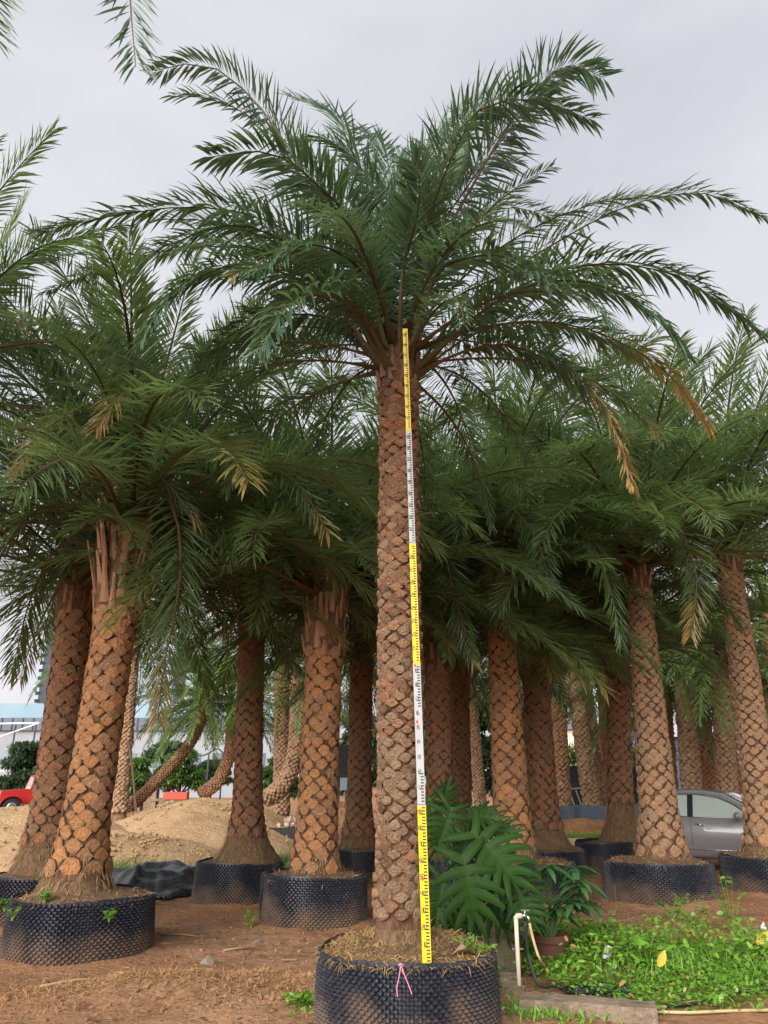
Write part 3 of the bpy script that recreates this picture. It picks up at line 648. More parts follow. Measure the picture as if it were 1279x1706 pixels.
near('B', (70, 1470), (128, 1020), 66, 64, 'dark trunked palm leaning behind the front left palm', m_lb_red, 70, 1.0, 12, 8, z0=.5)
near('C', (410, 1430), (420, 1030), 49, 46, 'dark trunked palm rising between the sand heap and the black plastic sheet', m_lb_red, 80, 1.0, 13, 8, z0=.5, flare=.52, extra=hero([([(380, 850, 11.6), (330, 860, 10.9), (290, 930, 10.4), (262, 1010, 10.1)], None), ([(350, 960, 12.6), (310, 990, 12.9), (330, 1080, 13.1), (350, 1150, 13.2)], None)]))
near('D', (525, 1440), (540, 1085), 67, 64, 'orange palm with a notched trunk just left of the tall middle palm', m_lb_orange, 78, 1.0, 14, 8, stubs=54, z0=.2, flare=.34, stub_len=1.5, gapf=1.0, hub=1.1, extra=hero([([(480, 850, 9.8), (400, 770, 8.9), (440, 755, 8.4), (500, 810, 8.0), (548, 890, 7.8)], .9), ([(500, 900, 9.6), (430, 850, 9.0), (400, 880, 8.6), (380, 940, 8.4)], None), ([(590, 860, 9.9), (610, 850, 9.3), (640, 930, 8.9)], None)]))
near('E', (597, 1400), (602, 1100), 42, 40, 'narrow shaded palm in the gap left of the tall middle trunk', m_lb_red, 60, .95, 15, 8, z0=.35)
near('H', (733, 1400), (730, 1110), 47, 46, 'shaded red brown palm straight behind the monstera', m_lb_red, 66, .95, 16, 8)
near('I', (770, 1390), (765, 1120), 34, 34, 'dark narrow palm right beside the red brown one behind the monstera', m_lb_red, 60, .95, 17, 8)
near('J', (855, 1400), (829, 960), 64, 46, 'orange palm rising behind the right side of the monstera', m_lb_orange, 84, 1.05, 18, 8, z0=.35, flare=.36, extra=hero([([(800, 860, 11.4), (840, 840, 10.6), (890, 890, 10.1), (920, 985, 9.8)], None), ([(770, 880, 11.6), (740, 900, 10.9), (760, 1000, 10.5), (790, 1105, 10.3)], .93), ([(870, 880, 11.7), (960, 880, 11.0), (1010, 960, 10.6), (1035, 1075, 10.4)], None)]))
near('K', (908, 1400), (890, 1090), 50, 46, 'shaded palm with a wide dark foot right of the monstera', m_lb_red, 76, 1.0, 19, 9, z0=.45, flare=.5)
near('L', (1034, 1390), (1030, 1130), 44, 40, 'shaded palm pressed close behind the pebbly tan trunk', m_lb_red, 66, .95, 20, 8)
near('M', (1102, 1410), (1064, 980), 66, 40, 'tan palm with pebbly leaf bases left of the grey car', m_lb_tan, 90, 1.08, 21, 9, z0=.22, flare=.42, gapf=1.0, lb_depth=.030, extra=hero([([(1090, 880, 11.8), (1130, 880, 11.2), (1160, 960, 10.9), (1150, 1060, 10.8)], .7), ([(1010, 850, 11.6), (960, 830, 10.9), (900, 870, 10.4), (860, 960, 10.1)], None)]))
near('N', (1278, 1400), (1216, 955), 62, 40, 'tan palm in front of the grey car at the right edge', m_lb_tan, 90, 1.1, 22, 9, z0=.3, flare=.45, gapf=1.0, lb_depth=.030)
# palms standing outside the frame on the left whose leaves reach in
palm((-5.5, 7.2, 0), (-5.4, 7.2, 5.0), .19, .18, .3, 'palm beyond the left edge whose upright leaves reach in halfway up', GRP, m_lb_old, LIB_SILVER, n_frond=40, frond_scale=1.12, seed=31, separate=False, spread=(84, -10), extra=hero([([(-150, 560, 7.2), (-60, 400, 7.1), (30, 280, 7.0), (92, 215, 6.9)], None), ([(-160, 600, 7.2), (-60, 520, 7.0), (50, 420, 6.9), (155, 388, 6.8)], None), ([(-160, 640, 7.4), (-80, 540, 7.6), (-10, 430, 7.8), (40, 330, 7.9)], None)]))
def hanging(root, crown, ctop):
    for sd, pix in ((1, [(-60, -330, 3.9), (60, -420, 3.9), (160, -330, 3.9), (205, -150, 3.95), (218, 20, 4.0), (226, 112, 4.0)]), (2, [(-190, -330, 3.7), (-100, -250, 3.75), (-40, -90, 3.8), (-12, 65, 3.8)])):
        w = [at(*p) for p in pix]; o = w[-1] - ctop; o.z = 0; o.normalize()
        pts = catmull([ctop + Vector((0, 0, .2))] + w, 26)
        me = frond_mesh('frond', pts - np.array(ctop), np.array(Vector((1, .25, 0)).normalized()), 160, .62, .032, 900 + sd, droop=.12, mats=(m_frond_blue, m_rachis), ang=(58, 30), lift=(.05, .3)); inst('frond', me, crown)
palm((-3.9, 3.7, 0), (-3.85, 3.7, 6.2), .18, .17, .28, 'palm beyond the upper left corner with two leaf tips hanging in', GRP, m_lb_old, LIB_SILVER, n_frond=26, frond_scale=.95, seed=33, separate=False, spread=(84, 10),
     extra=hanging, azfilter=lambda a: 1.9 < a < 4.6)

# ------------------------------------------------------------------ palms farther back
FG = 'palms farther back'
def far(low, high, Y, w, label, mat, seed, lib=None, bend=None, n=44, fs=1.15, **kw):
    b = at(low[0], low[1], Y); t = at(high[0], high[1], Y); mpp = (Y * math.cos(PITCH)) / FPX
    bb = [at(q[0], q[1], Y) for q in bend] if bend else None
    base = Vector((b.x, Y, min(b.z, .3) if not bend else b.z)); base.z = max(base.z, .02) if not bend else max(base.z, .02)
    r = w * mpp / 2
    palm(base, t, r, r * .92, r * kw.pop('fl', 1.5), label, FG, mat, lib or LIB_FAR, n_col=kw.pop('n_col', 9), z0=kw.pop('z0', .5), n_frond=n, frond_scale=fs, seed=seed, bend=bb, separate=False, stubs=8, spread=kw.pop('spread', (84, -30)), lb_depth=.05, **kw)
far((200, 1345), (222, 1075), 25, 21, 'pale straight far palm between the two left palms and the sand heap', m_lb_far, 41, LIB_FARD)
far((212, 1348), (338, 1190), 26, 15, 'dark curved palm leaning steeply over the sand heap', m_lb_dark, 42, LIB_FAR, [(262, 1300), (315, 1240)], fl=1.0, z0=.1, spread=(80, -30), fs=.85, n=70)
far((332, 1324), (386, 1195), 27, 17, 'small brown palm with a hooked trunk behind the sand heap', m_lb_red, 43, LIB_FAR, [(362, 1302), (383, 1252)], fl=1.0, z0=.1, spread=(80, -20), fs=.85, n=70)
far((438, 1334), (496, 1170), 22, 23, 'brown palm with an elbow bent trunk left of the notched trunk', m_lb_far, 44, LIB_FAR, [(474, 1304), (492, 1250)], fl=1.0, z0=.1, fs=.8)
far((803, 1370), (786, 1165), 24, 15, 'thin pale far trunk in the dark gap right of the monstera palms', m_lb_far, 45, LIB_FARD, fs=.8)
far((937, 1338), (926, 1100), 30, 23, 'dark far palm in the left blue trough', m_lb_red, 46, LIB_FARD)
far((987, 1338), (950, 1095), 29.5, 25, 'pale far palm leaning left in the right blue trough', m_lb_far, 47)
far((1004, 1338), (968, 1105), 31.5, 22, 'brown far palm just right of the leaning pale one', m_lb_far, 48, LIB_FARD)
far((1013, 1330), (1003, 1130), 33, 17, 'thin dark far palm at the edge of the shaded near trunk', m_lb_red, 49, LIB_FARD)
far((1117, 1330), (1108, 1160), 27, 17, 'dark far palm touching the right side of the pebbly trunk', m_lb_red, 50, LIB_FARD)
far((1152, 1335), (1137, 1120), 24, 30, 'broad tan far palm behind the car roof', m_lb_far, 51)
far((1184, 1335), (1162, 1115), 26, 22, 'dark far palm in front of the blue shed', m_lb_red, 52, LIB_FARD)
far((1208, 1340), (1202, 1120), 23, 29, 'brown far palm right of the blue shed wall', m_lb_far, 53)
far((1236, 1340), (1228, 1130), 25.5, 26, 'far palm half hidden behind the right edge trunk', m_lb_red, 54, LIB_FARD)
far((598, 1345), (592, 1090), 27, 22, 'hazy far palm showing only its crown left of the middle trunk', m_lb_far, 55, n=50)
far((690, 1345), (694, 1085), 24, 24, 'far palm hidden behind the middle trunk', m_lb_red, 56, LIB_FARD)
far((1300, 1345), (1285, 1060), 22, 30, 'far palm at the right edge with only its crown in view', m_lb_far, 57)
far((905, 1345), (880, 1010), 21, 24, 'far palm filling the gap above the shaded palms', m_lb_far, 58, LIB_FARD, n=54)
far((470, 1345), (470, 1060), 24, 22, 'far palm with its crown between the two orange trunks', m_lb_far, 59, n=50)

# ------------------------------------------------------------------ measuring rod
m_yel = M('rod_yellow', (.60, .46, .015), .4, [(6, (.68, .5, .02), .5, .7, 4)]); m_wht = M('rod_white', (.34, .35, .355), .45, [(5, (.30, .30, .295), .5, .75, 4)]); m_blk = M('rod_print', (.03, .03, .035), .6); m_redp = M('rod_red_print', (.6, .07, .04), .6)
rb = at(711, 1606, 5.64); rt_ = at(674.5, 548, 5.77); rod = empty('measuring_rod', rb); tag(rod, 'tall yellow and white measuring rod leaning on the middle palm', 'measuring rod')
zdir = (rt_ - rb).normalized(); xdir = Vector((1, 0, 0)); xdir = (xdir - zdir * xdir.dot(zdir)).normalized(); ydir = zdir.cross(xdir)
rod.matrix_world = Matrix(((xdir.x, ydir.x, zdir.x, rb.x), (xdir.y, ydir.y, zdir.y, rb.y), (xdir.z, ydir.z, zdir.z, rb.z), (0, 0, 0, 1)))
SEG = {'0': 'abcdef', '1': 'bc', '2': 'abged', '3': 'abgcd', '4': 'fgbc', '5': 'afgcd', '6': 'afgedc', '7': 'abc', '8': 'abcdefg', '9': 'abcdfg'}
def digit(mb, ch, x, z, w, h, y, t):
    for s in SEG[ch]:
        c, d = {'a': ((0, h), (w, t)), 'd': ((0, 0), (w, t)), 'g': ((0, h / 2), (w, t)), 'b': ((w / 2, h * .75), (t, h / 2)), 'c': ((w / 2, h * .25), (t, h / 2)), 'f': ((-w / 2, h * .75), (t, h / 2)), 'e': ((-w / 2, h * .25), (t, h / 2))}[s]
        mb.box((x + c[0], y, z + c[1]), (d[0], .0015, d[1]))
RL = (rt_ - rb).length; cuts = [0, .2, .4, .6, .8, 1.0]; widths = [.058, .054, .050, .046, .042]
# section joints as seen: 1340, 1105, 903, 712
zs = [0] + [((at(699 - 0, yy, 5.7) - rb).dot(zdir)) for yy in (1340, 1105, 903, 712)] + [RL]
for i in range(5):
    w = widths[i]; th = .026 - .003 * i; z0_, z1_ = zs[i], zs[i + 1]; mb = MB(); mb.box((0, 0, (z0_ + z1_) / 2), (w, th, z1_ - z0_ - .004))
    sec = mb.build('rod_section', m_yel if i % 2 == 0 else m_wht, rod)
    mk = MB(); num = MB(); nk = int((z1_ - z0_) / .01)
    for k in range(1, nk - 1):
        u = k / nk
        if i == 1 and .22 < u < .68: continue
        if k % 2: continue
        mk.box((w * .27 - (.004 if k % 10 else .008), -th / 2 - .0005, z0_ + k * .01), (w * .38 if (k // 2) % 5 else w * .5, .0015, .0085))
    for k in range(1, int((z1_ - z0_) * 10 + .5)):
        for q, ch in enumerate('%d%d' % (i, k) if i else '%d0' % k): digit(num, ch, -w * .33 + q * .016, z0_ + k * .1, .011, .026, -th / 2 - .0006, .004)
    mk.build('scale_marks', m_blk, sec)['kind'] = 'stuff'; num.build('scale_numbers', m_blk, sec)['kind'] = 'stuff'
    jb = MB(); jb.box((0, 0, z1_ - .006), (w + .004, th + .004, .008)); jb.build('joint_collar', m_yel if i % 2 else m_wht, sec) if i < 4 else None
    if i in (0, 1): r_ = MB(); [r_.box((-w * .2, -th / 2 - .0007, z0_ + zz), (.016, .0015, .022)) for zz in ((.5, .92) if i == 0 else (.55, .95))]; r_.build('red_mark', m_redp, sec)

# pink string over the rim of the front planter
mb = MB(); k0 = at(668, 1607, 5.49)
for pix in ([(668, 1607), (664, 1630), (661, 1645), (662, 1660)], [(668, 1607), (674, 1625), (681, 1642), (686, 1656)]):
    pts = [at(p[0], p[1], 5.455 - .004 * j) for j, p in enumerate(pix)]; mb.tube([tuple(q) for q in catmull(pts, 10)], .0028, 5)
mb.tube([k0 + Vector((-.012, -.03, .006)), k0 + Vector((.0, -.045, .012)), k0 + Vector((.012, -.03, .004))], .006, 6)
tag(mb.build('string', M('pink_string', (.75, .25, .36), .7)), 'pink string tied over the rim of the front planter', 'string')

# ------------------------------------------------------------------ generic leaves and foliage clouds
def cloud_specs(clumps, n, L, seed, flat=0):
    """leaves spread over several ellipsoidal clumps: (centre, radii)"""
    r = np.random.RandomState(seed); idx = r.choice(len(clumps), n, p=np.array([c[1][0] * c[1][1] for c in clumps]) / sum(c[1][0] * c[1][1] for c in clumps))
    C = np.array([c[0] for c in clumps])[idx]; Rr = np.array([c[1] for c in clumps])[idx]
    q = r.normal(0, 1, (n, 3)); q /= np.linalg.norm(q, axis=1)[:, None]; q *= (r.rand(n) ** .45)[:, None]
    root = C + q * Rr; d = q * .8 + r.normal(0, .6, (n, 3)); d[:, 2] += .2; d /= np.linalg.norm(d, axis=1)[:, None]
    return root, d, L * r.uniform(.6, 1.3, n), L * r.uniform(.35, .6, n), r.uniform(0, .5, n)
m_weed = leaf_mat('weed_leaf', (.11, .27, .025), (.21, .40, .05), trans=.35); m_shrub = leaf_mat('shrub_leaf', (.06, .14, .03), (.13, .26, .05), trans=.35); m_dkleaf = leaf_mat('evergreen_leaf', (.022, .05, .024), (.05, .09, .045), trans=.2)
m_tree = leaf_mat('far_tree_leaf', (.045, .09, .035), (.09, .16, .05)); m_bark = M('bark', (.10, .065, .045), .9, bump=(20, .6, .02))
def tree(name, base, clumps, n, L, label, cat, mat, seed, group=None, tr=.09, bark=m_bark):
    root = empty(name, base); tag(root, label, cat, group); b = Vector(base); mb = MB(); r = random.Random(seed)
    cs = [(Vector(c[0]) - b, c[1]) for c in clumps]; top = max(c[0].z for c in cs); mean = sum((c[0] for c in cs), Vector()) / len(cs)
    fork = Vector((mean.x * .4, mean.y * .4, min(c[0].z for c in cs) * .6)); mb.tube([Vector((0, 0, -.05)), fork * .5 + Vector((r.uniform(-.1, .1), 0, 0)), fork], [tr, tr * .8, tr * .65], 8)
    for c in cs: mb.tube([fork, (fork + c[0]) / 2 + Vector((r.uniform(-.1, .1), r.uniform(-.1, .1), .05)), c[0]], [tr * .6, tr * .35, tr * .12], 6)
    mb.build('trunk', bark, root, True)
    me = blades_mesh('crown', cloud_specs([(tuple(c[0]), c[1]) for c in cs], n, L, seed), mat); inst('crown', me, root); return root

# ------------------------------------------------------------------ sand heaps, tarpaulin, ground litter
def heap(name, cx, cy, rx, ry, h, mat, label, cat, seed, rough=.06, n=64, pw=1.0, rot=0):
    u = np.linspace(-1, 1, n); U, W = np.meshgrid(u, u); X = U * rx; Y = W * ry; d = np.hypot(U, W) * (1 + .16 * vnoise(X + cx, Y + cy, seed, 3, .6))
    Z = h * np.clip(1 - d ** (1.25 * pw), -.12, 1) ; Z = np.where(Z > 0, Z * (1 - .18 * np.exp(-(d / .25) ** 2)), Z)
    Z += rough * vnoise(X, Y, seed + 1, 5, 1.1, .55) * np.clip(1.3 - d, 0, 1) - .03
    Z += rough * .35 * np.abs(vnoise(X, Y, seed + 5, 4, 4.5, .6)) * np.clip(1.2 - d, 0, 1)
    V = np.stack([X.ravel(), Y.ravel(), Z.ravel()], 1); I = (np.arange(n - 1)[:, None] * n + np.arange(n - 1)[None]).ravel()
    keep = (d.ravel()[I] < 1.08); I = I[keep]; F = np.stack([I, I + 1, I + n + 1, I + n], 1)
    o = mesh_obj(name, V.tolist(), F.tolist(), mat, None, smooth=True, loc=(cx, cy, 0)); o.rotation_euler.z = rot; tag(o, label, cat, None); return o
heap('sand_heap', -9.6, 20.5, 5.0, 4.2, 1.30, m_sand, 'yellow sand heap behind the two front left palms', 'sand heap', 21, rough=.13)['group'] = 'sand heaps'
heap('sand_heap', -5.1, 23.5, 3.7, 4.4, 1.42, m_sand, 'yellow sand heap left of the dark trunked palm', 'sand heap', 24, rough=.13)['group'] = 'sand heaps'
heap('sand_heap', -6.0, 18.8, 3.0, 2.4, .72, m_sand, 'low front spill of yellow sand behind the black plastic sheet', 'sand heap', 27, pw=.8, rough=.1)['group'] = 'sand heaps'
r = np.random.RandomState(44); mb = MB()
for (cx, cy, rx, ry, h) in ((-9.6, 20.5, 5, 4.2, 1.3), (-5.1, 23.5, 3.7, 4.4, 1.42), (-6, 18.8, 3, 2.4, .72)):
    for k in range(260):
        a = r.uniform(3.3, 6.1); d_ = r.uniform(.25, 1.0); x, y = cx + math.cos(a) * d_ * rx, cy + math.sin(a) * d_ * ry; z = h * max(0, 1 - d_ ** 1.25) * .95; sz = r.uniform(.015, .06)
        v = [(x + sz * q[0] * r.uniform(.7, 1.3), y + sz * q[1] * r.uniform(.7, 1.3), z + sz * q[2]) for q in ((1, 0, 0), (0, 1, 0), (-1, 0, 0), (0, -1, 0), (0, 0, 1), (0, 0, -1))]
        mb.add(v, [(0, 1, 4), (1, 2, 4), (2, 3, 4), (3, 0, 4), (1, 0, 5), (2, 1, 5), (3, 2, 5), (0, 3, 5)])
mb.build('sand_clods', m_sand)['kind'] = 'stuff'
m_mulch = M('mulch', (.34, .16, .07), .95, [(6, (.45, .25, .12), .45, .65, 8), (2, (.22, .1, .05), .5, .7, 4)], (12, 1, .1))
heap('mulch_heap', 6.6, 27.6, 2.2, 1.5, .62, m_mulch, 'orange brown heap of coir mulch before the blue troughs', 'mulch heap', 30, rough=.16)
# crumpled black sheet
n = 90; u = np.linspace(-1, 1, n); U, W = np.meshgrid(u, u); ang = np.arctan2(W, U); d = np.hypot(U, W)
X = U * 1.22; Y = W * 1.25; edge = 1 - .22 * np.abs(vnoise(np.cos(ang) * 2 + 5, np.sin(ang) * 2, 40, 3, 1.2))
fold = lambda a, sd, f: np.sqrt(vnoise(a[0], a[1], sd, 1, f) ** 2 + .004)
cr_ = .9 - fold((X * .5 + Y * .35, Y * 1.5 - X * .9), 41, 1.5) * 2.6 - fold((X * 1.1 - Y * .5, Y * .6 + X * .8), 47, 1.7) * 1.3 + .10 * vnoise(X, Y, 49, 3, 6)
Z = np.clip(edge - d, 0, 1) ** .55 * (.52 + .16 * vnoise(X, Y, 43, 2, .9)) + .10 * cr_ * np.clip((edge - d) * 5, 0, 1) + .03
V = np.stack([X.ravel(), Y.ravel(), Z.ravel()], 1); I = (np.arange(n - 1)[:, None] * n + np.arange(n - 1)[None]).ravel(); I = I[(d < edge).ravel()[I]]; F = np.stack([I, I + 1, I + n + 1, I + n], 1)
m_tarp = M('black_plastic_sheet', (.022, .023, .027), .22, [(4, (.06, .056, .05), .55, .75, 5)], (9, .35, .05), spec=.6)
tp = mesh_obj('plastic_sheet', V.tolist(), F.tolist(), m_tarp, None, smooth=True, loc=(-3.62, 13.35, 0)); tp.rotation_euler.z = -.35; tag(tp, 'crumpled black plastic sheet lying before the sand heap', 'plastic sheet')

rs = np.random.RandomState(5)
def scatter_litter(name, n, box, L, W, mat, seed, kind='stuff', flat=.12, label=None):
    r = np.random.RandomState(seed); x = r.uniform(box[0], box[1], n); y = r.uniform(box[2], box[3], n)
    ok = np.ones(n, bool)
    for (cx, cy, R) in POT_SPOTS: ok &= np.hypot(x - cx, y - cy) > R + .03
    x, y = x[ok], y[ok]; n = len(x); a = r.uniform(0, 2 * math.pi, n); el = np.abs(r.normal(0, flat, n))
    root = np.stack([x, y, ground_h(x, y) + .006], 1); dd = np.stack([np.cos(a) * np.cos(el), np.sin(a) * np.cos(el), np.sin(el)], 1)
    o = inst(name, blades_mesh(name, (root, dd, L * r.uniform(.4, 1.6, n), W * r.uniform(.5, 1.5, n), r.uniform(0, .1, n)), mat)); tag(o, label, None, None, kind); return o
m_dry = leaf_mat('dry_litter', (.30, .19, .10), (.42, .29, .16), trans=.05, rough=.9, spec=.1); m_dkdry = leaf_mat('dark_litter', (.10, .055, .032), (.20, .12, .07), trans=.02, rough=.9, spec=.1)
scatter_litter('dry_litter', 2600, (-4.8, .1, 6.0, 13), .07, .006, m_dry, 1); scatter_litter('dry_litter', 1300, (1.5, 6, 9, 13.5), .08, .007, m_dry, 2)
scatter_litter('dark_litter', 1700, (-4.8, 5, 6.0, 13.5), .05, .014, m_dkdry, 3)
# coir and fibre thrown up on the low bank in front
r = np.random.RandomState(8); n = 11000; x = np.concatenate([r.normal(-1.75, .75, n), r.normal(-1.0, .4, n // 3)]); y = np.concatenate([r.normal(6.95, .30, n), r.normal(7.3, .25, n // 3)]); n = len(x); a_ = r.uniform(0, 6.28, n); el = np.abs(r.normal(.35, .35, n))
inst('coir_fibre', blades_mesh('coir_fibre', (np.stack([x, y, ground_h(x, y) - .004], 1), np.stack([np.cos(a_) * np.cos(el), np.sin(a_) * np.cos(el), np.sin(el)], 1), r.uniform(.03, .12, n), r.uniform(.0025, .006, n), r.uniform(.2, .7, n)), leaf_mat('coir', (.30, .16, .08), (.46, .28, .14), trans=.05, rough=.95, spec=.05)))['kind'] = 'stuff'
m_stick = M('dead_stick', (.20, .12, .07), .9, rand=(.33, .23, .14))
for i_, (px, py, L_, az, lab) in enumerate([(120, 1650, .5, .3, 'dry brown palm leaf stalk lying in the left foreground soil'), (300, 1560, .45, -.2, 'dark stick on the soil between the left planters'), (395, 1585, .3, .6, 'short twig on the soil before the navy planter'), (470, 1600, .35, 2.6, 'thin twig left of the front planter'), (700, 1540, .4, .1, 'stick on the shaded soil behind the front planter'), (1010, 1545, .5, -.1, 'long thin stick on the soil behind the weeds')]):
    q = gz(px, py); d_ = Vector((math.cos(az), math.sin(az), 0)) * L_ / 2; mb = MB(); a0 = q - d_; a1 = q + d_
    mb.tube([(a0.x, a0.y, gh(a0.x, a0.y) + .012), (q.x + .02, q.y + .015, gh(q.x, q.y) + .022), (a1.x, a1.y, gh(a1.x, a1.y) + .010)], [.011, .010, .005], 6); tag(mb.build('stick', m_stick, None, True), lab, 'stick', 'sticks on the ground')
# clods of soil
def clods(n, box, size, seed):
    r = random.Random(seed); mb = MB()
    for _ in range(n):
        x, y = r.uniform(box[0], box[1]), r.uniform(box[2], box[3])
        if any(math.hypot(x - c[0], y - c[1]) < c[2] + .05 for c in POT_SPOTS): continue
        s = size * r.uniform(.3, 1) ** 2 * 1.6 + .006; z = gh(x, y)
        ico = [(0, 0, 1), (.9, 0, .3), (.28, .85, .3), (-.73, .53, .3), (-.73, -.53, .3), (.28, -.85, .3), (.6, .4, -.5), (-.3, .7, -.5), (-.8, 0, -.5), (-.2, -.75, -.5), (.65, -.45, -.5)]
        v = [(x + a * s * r.uniform(.7, 1.3), y + b * s * r.uniform(.7, 1.3), z + c * s * .7 * r.uniform(.7, 1.2) + s * .2) for a, b, c in ico]
        mb.add(v, [(0, 1, 2), (0, 2, 3), (0, 3, 4), (0, 4, 5), (0, 5, 1), (1, 6, 2), (2, 6, 7), (2, 7, 3), (3, 7, 8), (3, 8, 4), (4, 8, 9), (4, 9, 5), (5, 9, 10), (5, 10, 1), (1, 10, 6)])
    o = mb.build('soil_clods', m_soil); o['kind'] = 'stuff'
clods(420, (-4.6, .2, 5.9, 10), .016, 1); clods(160, (-2.9, -.4, 6.4, 7.6), .022, 2); clods(250, (1.2, 5.6, 9, 12), .016, 3)
def rock(name, p, s, seed, mat, label, cat='stone', group=None, sq=(1, 1, .75)):
    r = random.Random(seed); import bmesh
    bm = bmesh.new(); bmesh.ops.create_icosphere(bm, subdivisions=3, radius=1)
    for v in bm.verts:
        c = v.co; k = 1
        for q in range(6): k = min(k, .72 + .0 * q + r.uniform(0, 0) + .30) if False else k
        v.co = c
    pl = [(Vector((r.uniform(-1, 1), r.uniform(-1, 1), r.uniform(-.7, 1))).normalized(), r.uniform(.42, .75)) for _ in range(8)]
    for v in bm.verts:
        for nn, dd in pl:
            t = v.co.dot(nn) - dd
            if t > 0: v.co -= nn * t
        v.co += Vector((r.uniform(-1, 1), r.uniform(-1, 1), r.uniform(-1, 1))) * .018
    me = bpy.data.meshes.new(name); bm.to_mesh(me); bm.free()
    o = link_mesh(name, me, mat, loc=p); o.scale = (s * sq[0], s * sq[1], s * sq[2]); o.rotation_euler.z = r.uniform(0, 6); tag(o, label, cat, group); return o
m_stone = M('stone', (.50, .40, .30), .9, [(8, (.22, .16, .12), .45, .65, 6), (30, (.45, .38, .30), .55, .7, 4)], (20, .7, .1)); m_moss = M('mossy_stone', (.20, .15, .11), .95, [(5, (.13, .17, .05), .45, .62, 6), (18, (.27, .2, .14), .5, .7, 5)], (14, .8, .1))
q = gz(345, 1608); rock('stone', (q.x, q.y, gh(q.x, q.y) + .03), .075, 3, m_stone, 'pale angular stone on the bare soil left of the front planter')
q = gz(430, 1572); rock('stone', (q.x, q.y, gh(q.x, q.y) + .01), .07, 4, m_stone, 'flat grey stone before the navy planter left of the middle palm', sq=(1.5, .8, .4))
q = gz(843, 1600); rock('boulder', (q.x, q.y + .15, .22), .26, 5, m_moss, 'brown boulder beside the monstera foot', 'boulder', sq=(1.1, .8, 1)); q = gz(840, 1640); rock('boulder', (q.x + .02, q.y + .1, .16), .22, 6, m_moss, 'mossy boulder behind the white standpipe', 'boulder', sq=(.8, .9, 1.1))

# straw and fallen scraps in the front planter
r = np.random.RandomState(12); n = 5200; a_ = r.uniform(0, 6.283, n); rr = .17 + .45 * r.rand(n) ** .8; x = POTS['G'][0] + rr * np.cos(a_); y = POTS['G'][1] + rr * np.sin(a_); z = .49 + .07 * (1 - (rr / .64) ** 2) - .012 + .03 * np.sin(a_).clip(0, 1)
el = r.uniform(-.1, .9, n); b_ = r.uniform(0, 6.283, n)
inst('straw_mulch', blades_mesh('straw_mulch', (np.stack([x, y, z], 1), np.stack([np.cos(b_) * np.cos(el), np.sin(b_) * np.cos(el), np.sin(el)], 1), r.uniform(.03, .11, n), r.uniform(.003, .007, n), r.uniform(.2, .8, n)), leaf_mat('straw_leaf', (.30, .19, .08), (.45, .30, .14), trans=.1, rough=.9, spec=.1)))['kind'] = 'stuff'
def straw_ring(key, n, seed):
    r = np.random.RandomState(seed); X, Y, R = POTS[key]; a_ = r.uniform(0, 6.283, n); rr = R * (.4 + .57 * r.rand(n)); el = r.uniform(0, .9, n); b_ = r.uniform(0, 6.283, n)
    inst('straw_mulch', blades_mesh('straw_mulch', (np.stack([X + rr * np.cos(a_), Y + rr * np.sin(a_), .50 + .06 * (1 - (rr / R) ** 2)], 1), np.stack([np.cos(b_) * np.cos(el), np.sin(b_) * np.cos(el), np.sin(el)], 1), r.uniform(.03, .13, n), r.uniform(.004, .009, n), r.uniform(.2, .8, n)), m_dry))['kind'] = 'stuff'
for i_, k_ in enumerate('ADJMN'): straw_ring(k_, 1500, 60 + i_)

def leaf_blade(name, L=1, W=.35, arch=.25, fold=.12, n=7, mat=None, wave=0):
    V = []; F = []
    for i in range(n):
        t = i / (n - 1); w = W / 2 * (math.sin(math.pi * min(1, t * .93 + .04)) ** .8) * (1 - .15 * t); z = -arch * t * t
        V += [(-w, t * L, z + fold * w * 2 + wave * math.sin(t * 9)), (0, t * L, z), (w, t * L, z + fold * w * 2 - wave * math.sin(t * 9))]
    for i in range(n - 1):
        for k in (0, 1): F.append((i * 3 + k, i * 3 + k + 1, i * 3 + k + 4, i * 3 + k + 3))
    me = bpy.data.meshes.new(name); me.from_pydata(V, [], F); ca = me.color_attributes.new('col', 'FLOAT_COLOR', 'POINT'); arr = np.zeros((len(V), 4), np.float32); arr[:, 1] = .5; arr[1::3, 1] = 1.0; arr[:, 3] = 1; ca.data.foreach_set('color', arr.ravel())
    me.materials.append(mat); me.polygons.foreach_set('use_smooth', np.ones(len(F), bool)); me.update(); return me
def orient(b, t, nrm, k=1.0):
    """matrix with +Y from b to t and Z near nrm, scaled to the distance"""
    b = Vector(b); t = Vector(t); y = (t - b); L = y.length; y.normalize(); z = Vector(nrm); z = (z - y * z.dot(y)).normalized(); x = y.cross(z)
    s = L * k; return Matrix(((x.x * s, y.x * s, z.x * s, b.x), (x.y * s, y.y * s, z.y * s, b.y), (x.z * s, y.z * s, z.z * s, b.z), (0, 0, 0, 1)))
m_drybrown = leaf_mat('dead_leaf', (.20, .12, .07), (.30, .20, .12), trans=.1, rough=.8)
DEAD = leaf_blade('fallen_leaf', 1, .5, .35, .5, 7, m_drybrown, .05)
for i_, (px, py, L, lab) in enumerate([(763, 1597, .2, 'curled brown dead leaf at the foot of the measuring rod'), (790, 1590, .16, 'small brown dead leaf near the rim right of the measuring rod')]):
    b = at(px, py, 5.85 if i_ < 2 else 5.95); b.z = max(b.z, .52); o = inst('fallen_leaf', DEAD, mat=Matrix.Translation(b) @ Matrix.Rotation(i_ * 1.9, 4, 'Z') @ Matrix.Rotation(.3 if i_ < 2 else -1.0, 4, 'X') @ Matrix.Scale(L, 4)); tag(o, lab, 'dead leaf', 'dead leaves in the front planter')

